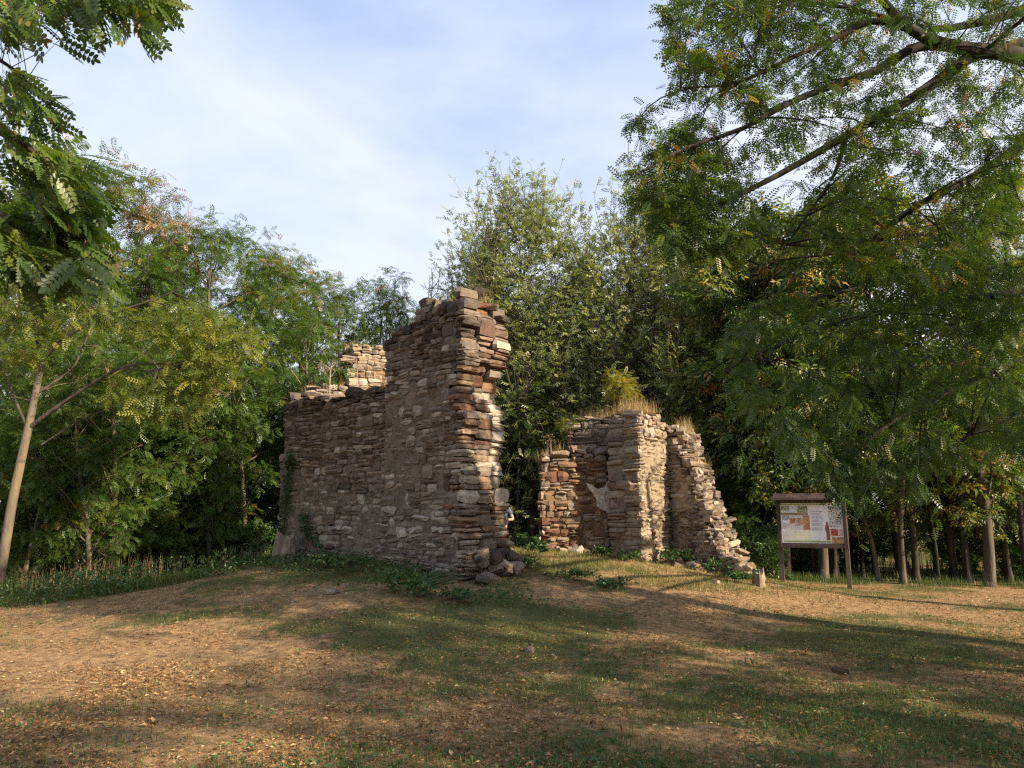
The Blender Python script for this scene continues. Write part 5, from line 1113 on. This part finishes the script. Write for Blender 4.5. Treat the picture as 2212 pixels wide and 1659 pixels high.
# denser cover on the shaded front slope of the mound
n = 26000; x = rng.uniform(-5.6, 1.8, n); y = rng.uniform(10.6, 15.8, n); off = (x-(-0.8))*(-.678)-(y-12)*.735   # distance in front of the wall line
k_ = np.exp(-((off-.55)/.75)**2)*(off > 0)*np.clip((fbm(x*1.5, y*1.5, 76, 3)-.32)*3, 0, 1); keep = (rng.random(n) < k_) & ~inside_ruin(x, y); x, y = x[keep], y[keep]; n = len(x)
d_ = np.stack([rng.normal(0, 1, n), rng.normal(0, 1, n), np.abs(rng.normal(.4, .4, n))], -1); V, Q, T = scatter(T_OV, gpos(x, y)+np.array([0, 0, 1])*rng.uniform(.01, .16, (n, 1)), frames(d_, rng, .7), rng.uniform(.03, .075, (n, 1)), np.clip(rng.normal(.25, .2, n), 0, 1))
tag(link('ground_cover', mesh_np('ground_cover', V, Q, M['weed'], T), kind='stuff'), 'dark ground ivy on the slope below the shaded wall', 'ground cover')
# tall grass along the left wood edge, behind the mound and in the meadow
def tall(n, xr, yf, h, label, tm, mat='grass', w_=.005):
    x = rng.uniform(*xr, n); y = yf(x, n); cl = fbm(x*1.2, y*1.2, 91, 2); k = rng.random(n) < np.clip((cl-.25)*2.5, .1, 1); x, y = x[k], y[k]; P = gpos(x, y, -.02); V, Q, T = blades(len(P), lambda n: P, h*.4, h, w_, .5, rng, tm, .25)
    tag(link('tall_grass', mesh_np('tall_grass', V, Q, M[mat], T), kind='stuff'), label, 'grass')
tall(16000, (-13, -5.6), lambda x, n: 12.9-(x+9)*0.55+np.abs(rng.normal(0, 1.4, n))+np.where(x > -8, (x+8)*1.0, 0), .21, 'rank grass at the edge of the left wood', .28)
tall(1600, (-11, -5.0), lambda x, n: 14.6+np.abs(rng.normal(0, 1.2, n))+np.where(x > -8, (x+8)*.8, 0), .6, 'dry stalks in front of the left wood', .6, 'straw', .0035)
tall(9000, (4.5, 15), lambda x, n: 16.9+rng.exponential(1.3, n), .26, 'shaded grass under the right trees', .2)
tall(15000, (5, 30), lambda x, n: rng.uniform(20, 42, n), .55, 'sunlit meadow grass beyond the right trees', .45, w_=.012)
n = 26000; x = rng.uniform(-0.3, 5.4, n); y = rng.uniform(12.3, 16.4, n); keep = (rng.random(n) < np.clip((fbm(x*1.3, y*1.3, 95, 3)-.30)*4, .1, 1)*np.exp(-((x-2.2)/2.6)**4)) & ~inside_ruin(x, y); P = gpos(x[keep], y[keep], -.008)
V, Q, T = blades(len(P), lambda n: P, .03, .11, .0042, 1.0, rng, .62, .2)
tag(link('mound_grass', mesh_np('mound_grass', V, Q, M['grass'], T), kind='stuff'), 'yellowing sunlit grass on the crown of the mound before the right ruin', 'grass')
n = 13000; x = rng.uniform(-13, -5.2, n); y = 12.7-(x+9)*0.55+np.abs(rng.normal(0, 1.5, n))+np.where(x > -8, (x+8)*1.0, 0); k_ = rng.random(n) < np.clip((fbm(x*1.6, y*1.6, 97, 3)-.36)*4, 0, 1); x, y = x[k_], y[k_]; n = len(x)
d_ = rng.normal(0, .8, (n, 3)); V, Q, T = scatter(T_OV, gpos(x, y)+np.array([0, 0, 1])*(rng.random((n, 1))**1.5*.42), frames(d_, rng, .8), rng.uniform(.03, .09, (n, 1)), np.clip(rng.normal(.35, .25, n), 0, 1))
tag(link('undergrowth', mesh_np('undergrowth', V, Q, M['weed'], T), kind='stuff'), 'mixed leafy weeds along the edge of the left wood', 'weeds')
# little twigs fallen on the clearing
n = 260; x, y = field(n, 4, 14); a = rng.uniform(0, 6.28, n); l_ = rng.uniform(.06, .28, n); p0 = gpos(x, y, .012); p2 = gpos(x+np.cos(a)*l_, y+np.sin(a)*l_, .014); pm = (p0+p2)/2+np.column_stack([rng.normal(0, .012, n), rng.normal(0, .012, n), rng.uniform(0, .012, n)])
V, Q = tubes(np.stack([p0, pm, p2], 1), np.tile(np.array([[.0035, .003, .002]]), (n, 1)), 4); tag(link('fallen_twigs', mesh_np('fallen_twigs', V, Q, M['bark']), kind='stuff'), 'small dry twigs fallen on the turf', 'twigs')
print('TRIS', sum(sum(len(p.vertices)-2 for p in m.polygons[:1])*len(m.polygons) for m in bpy.data.meshes if len(m.polygons)))
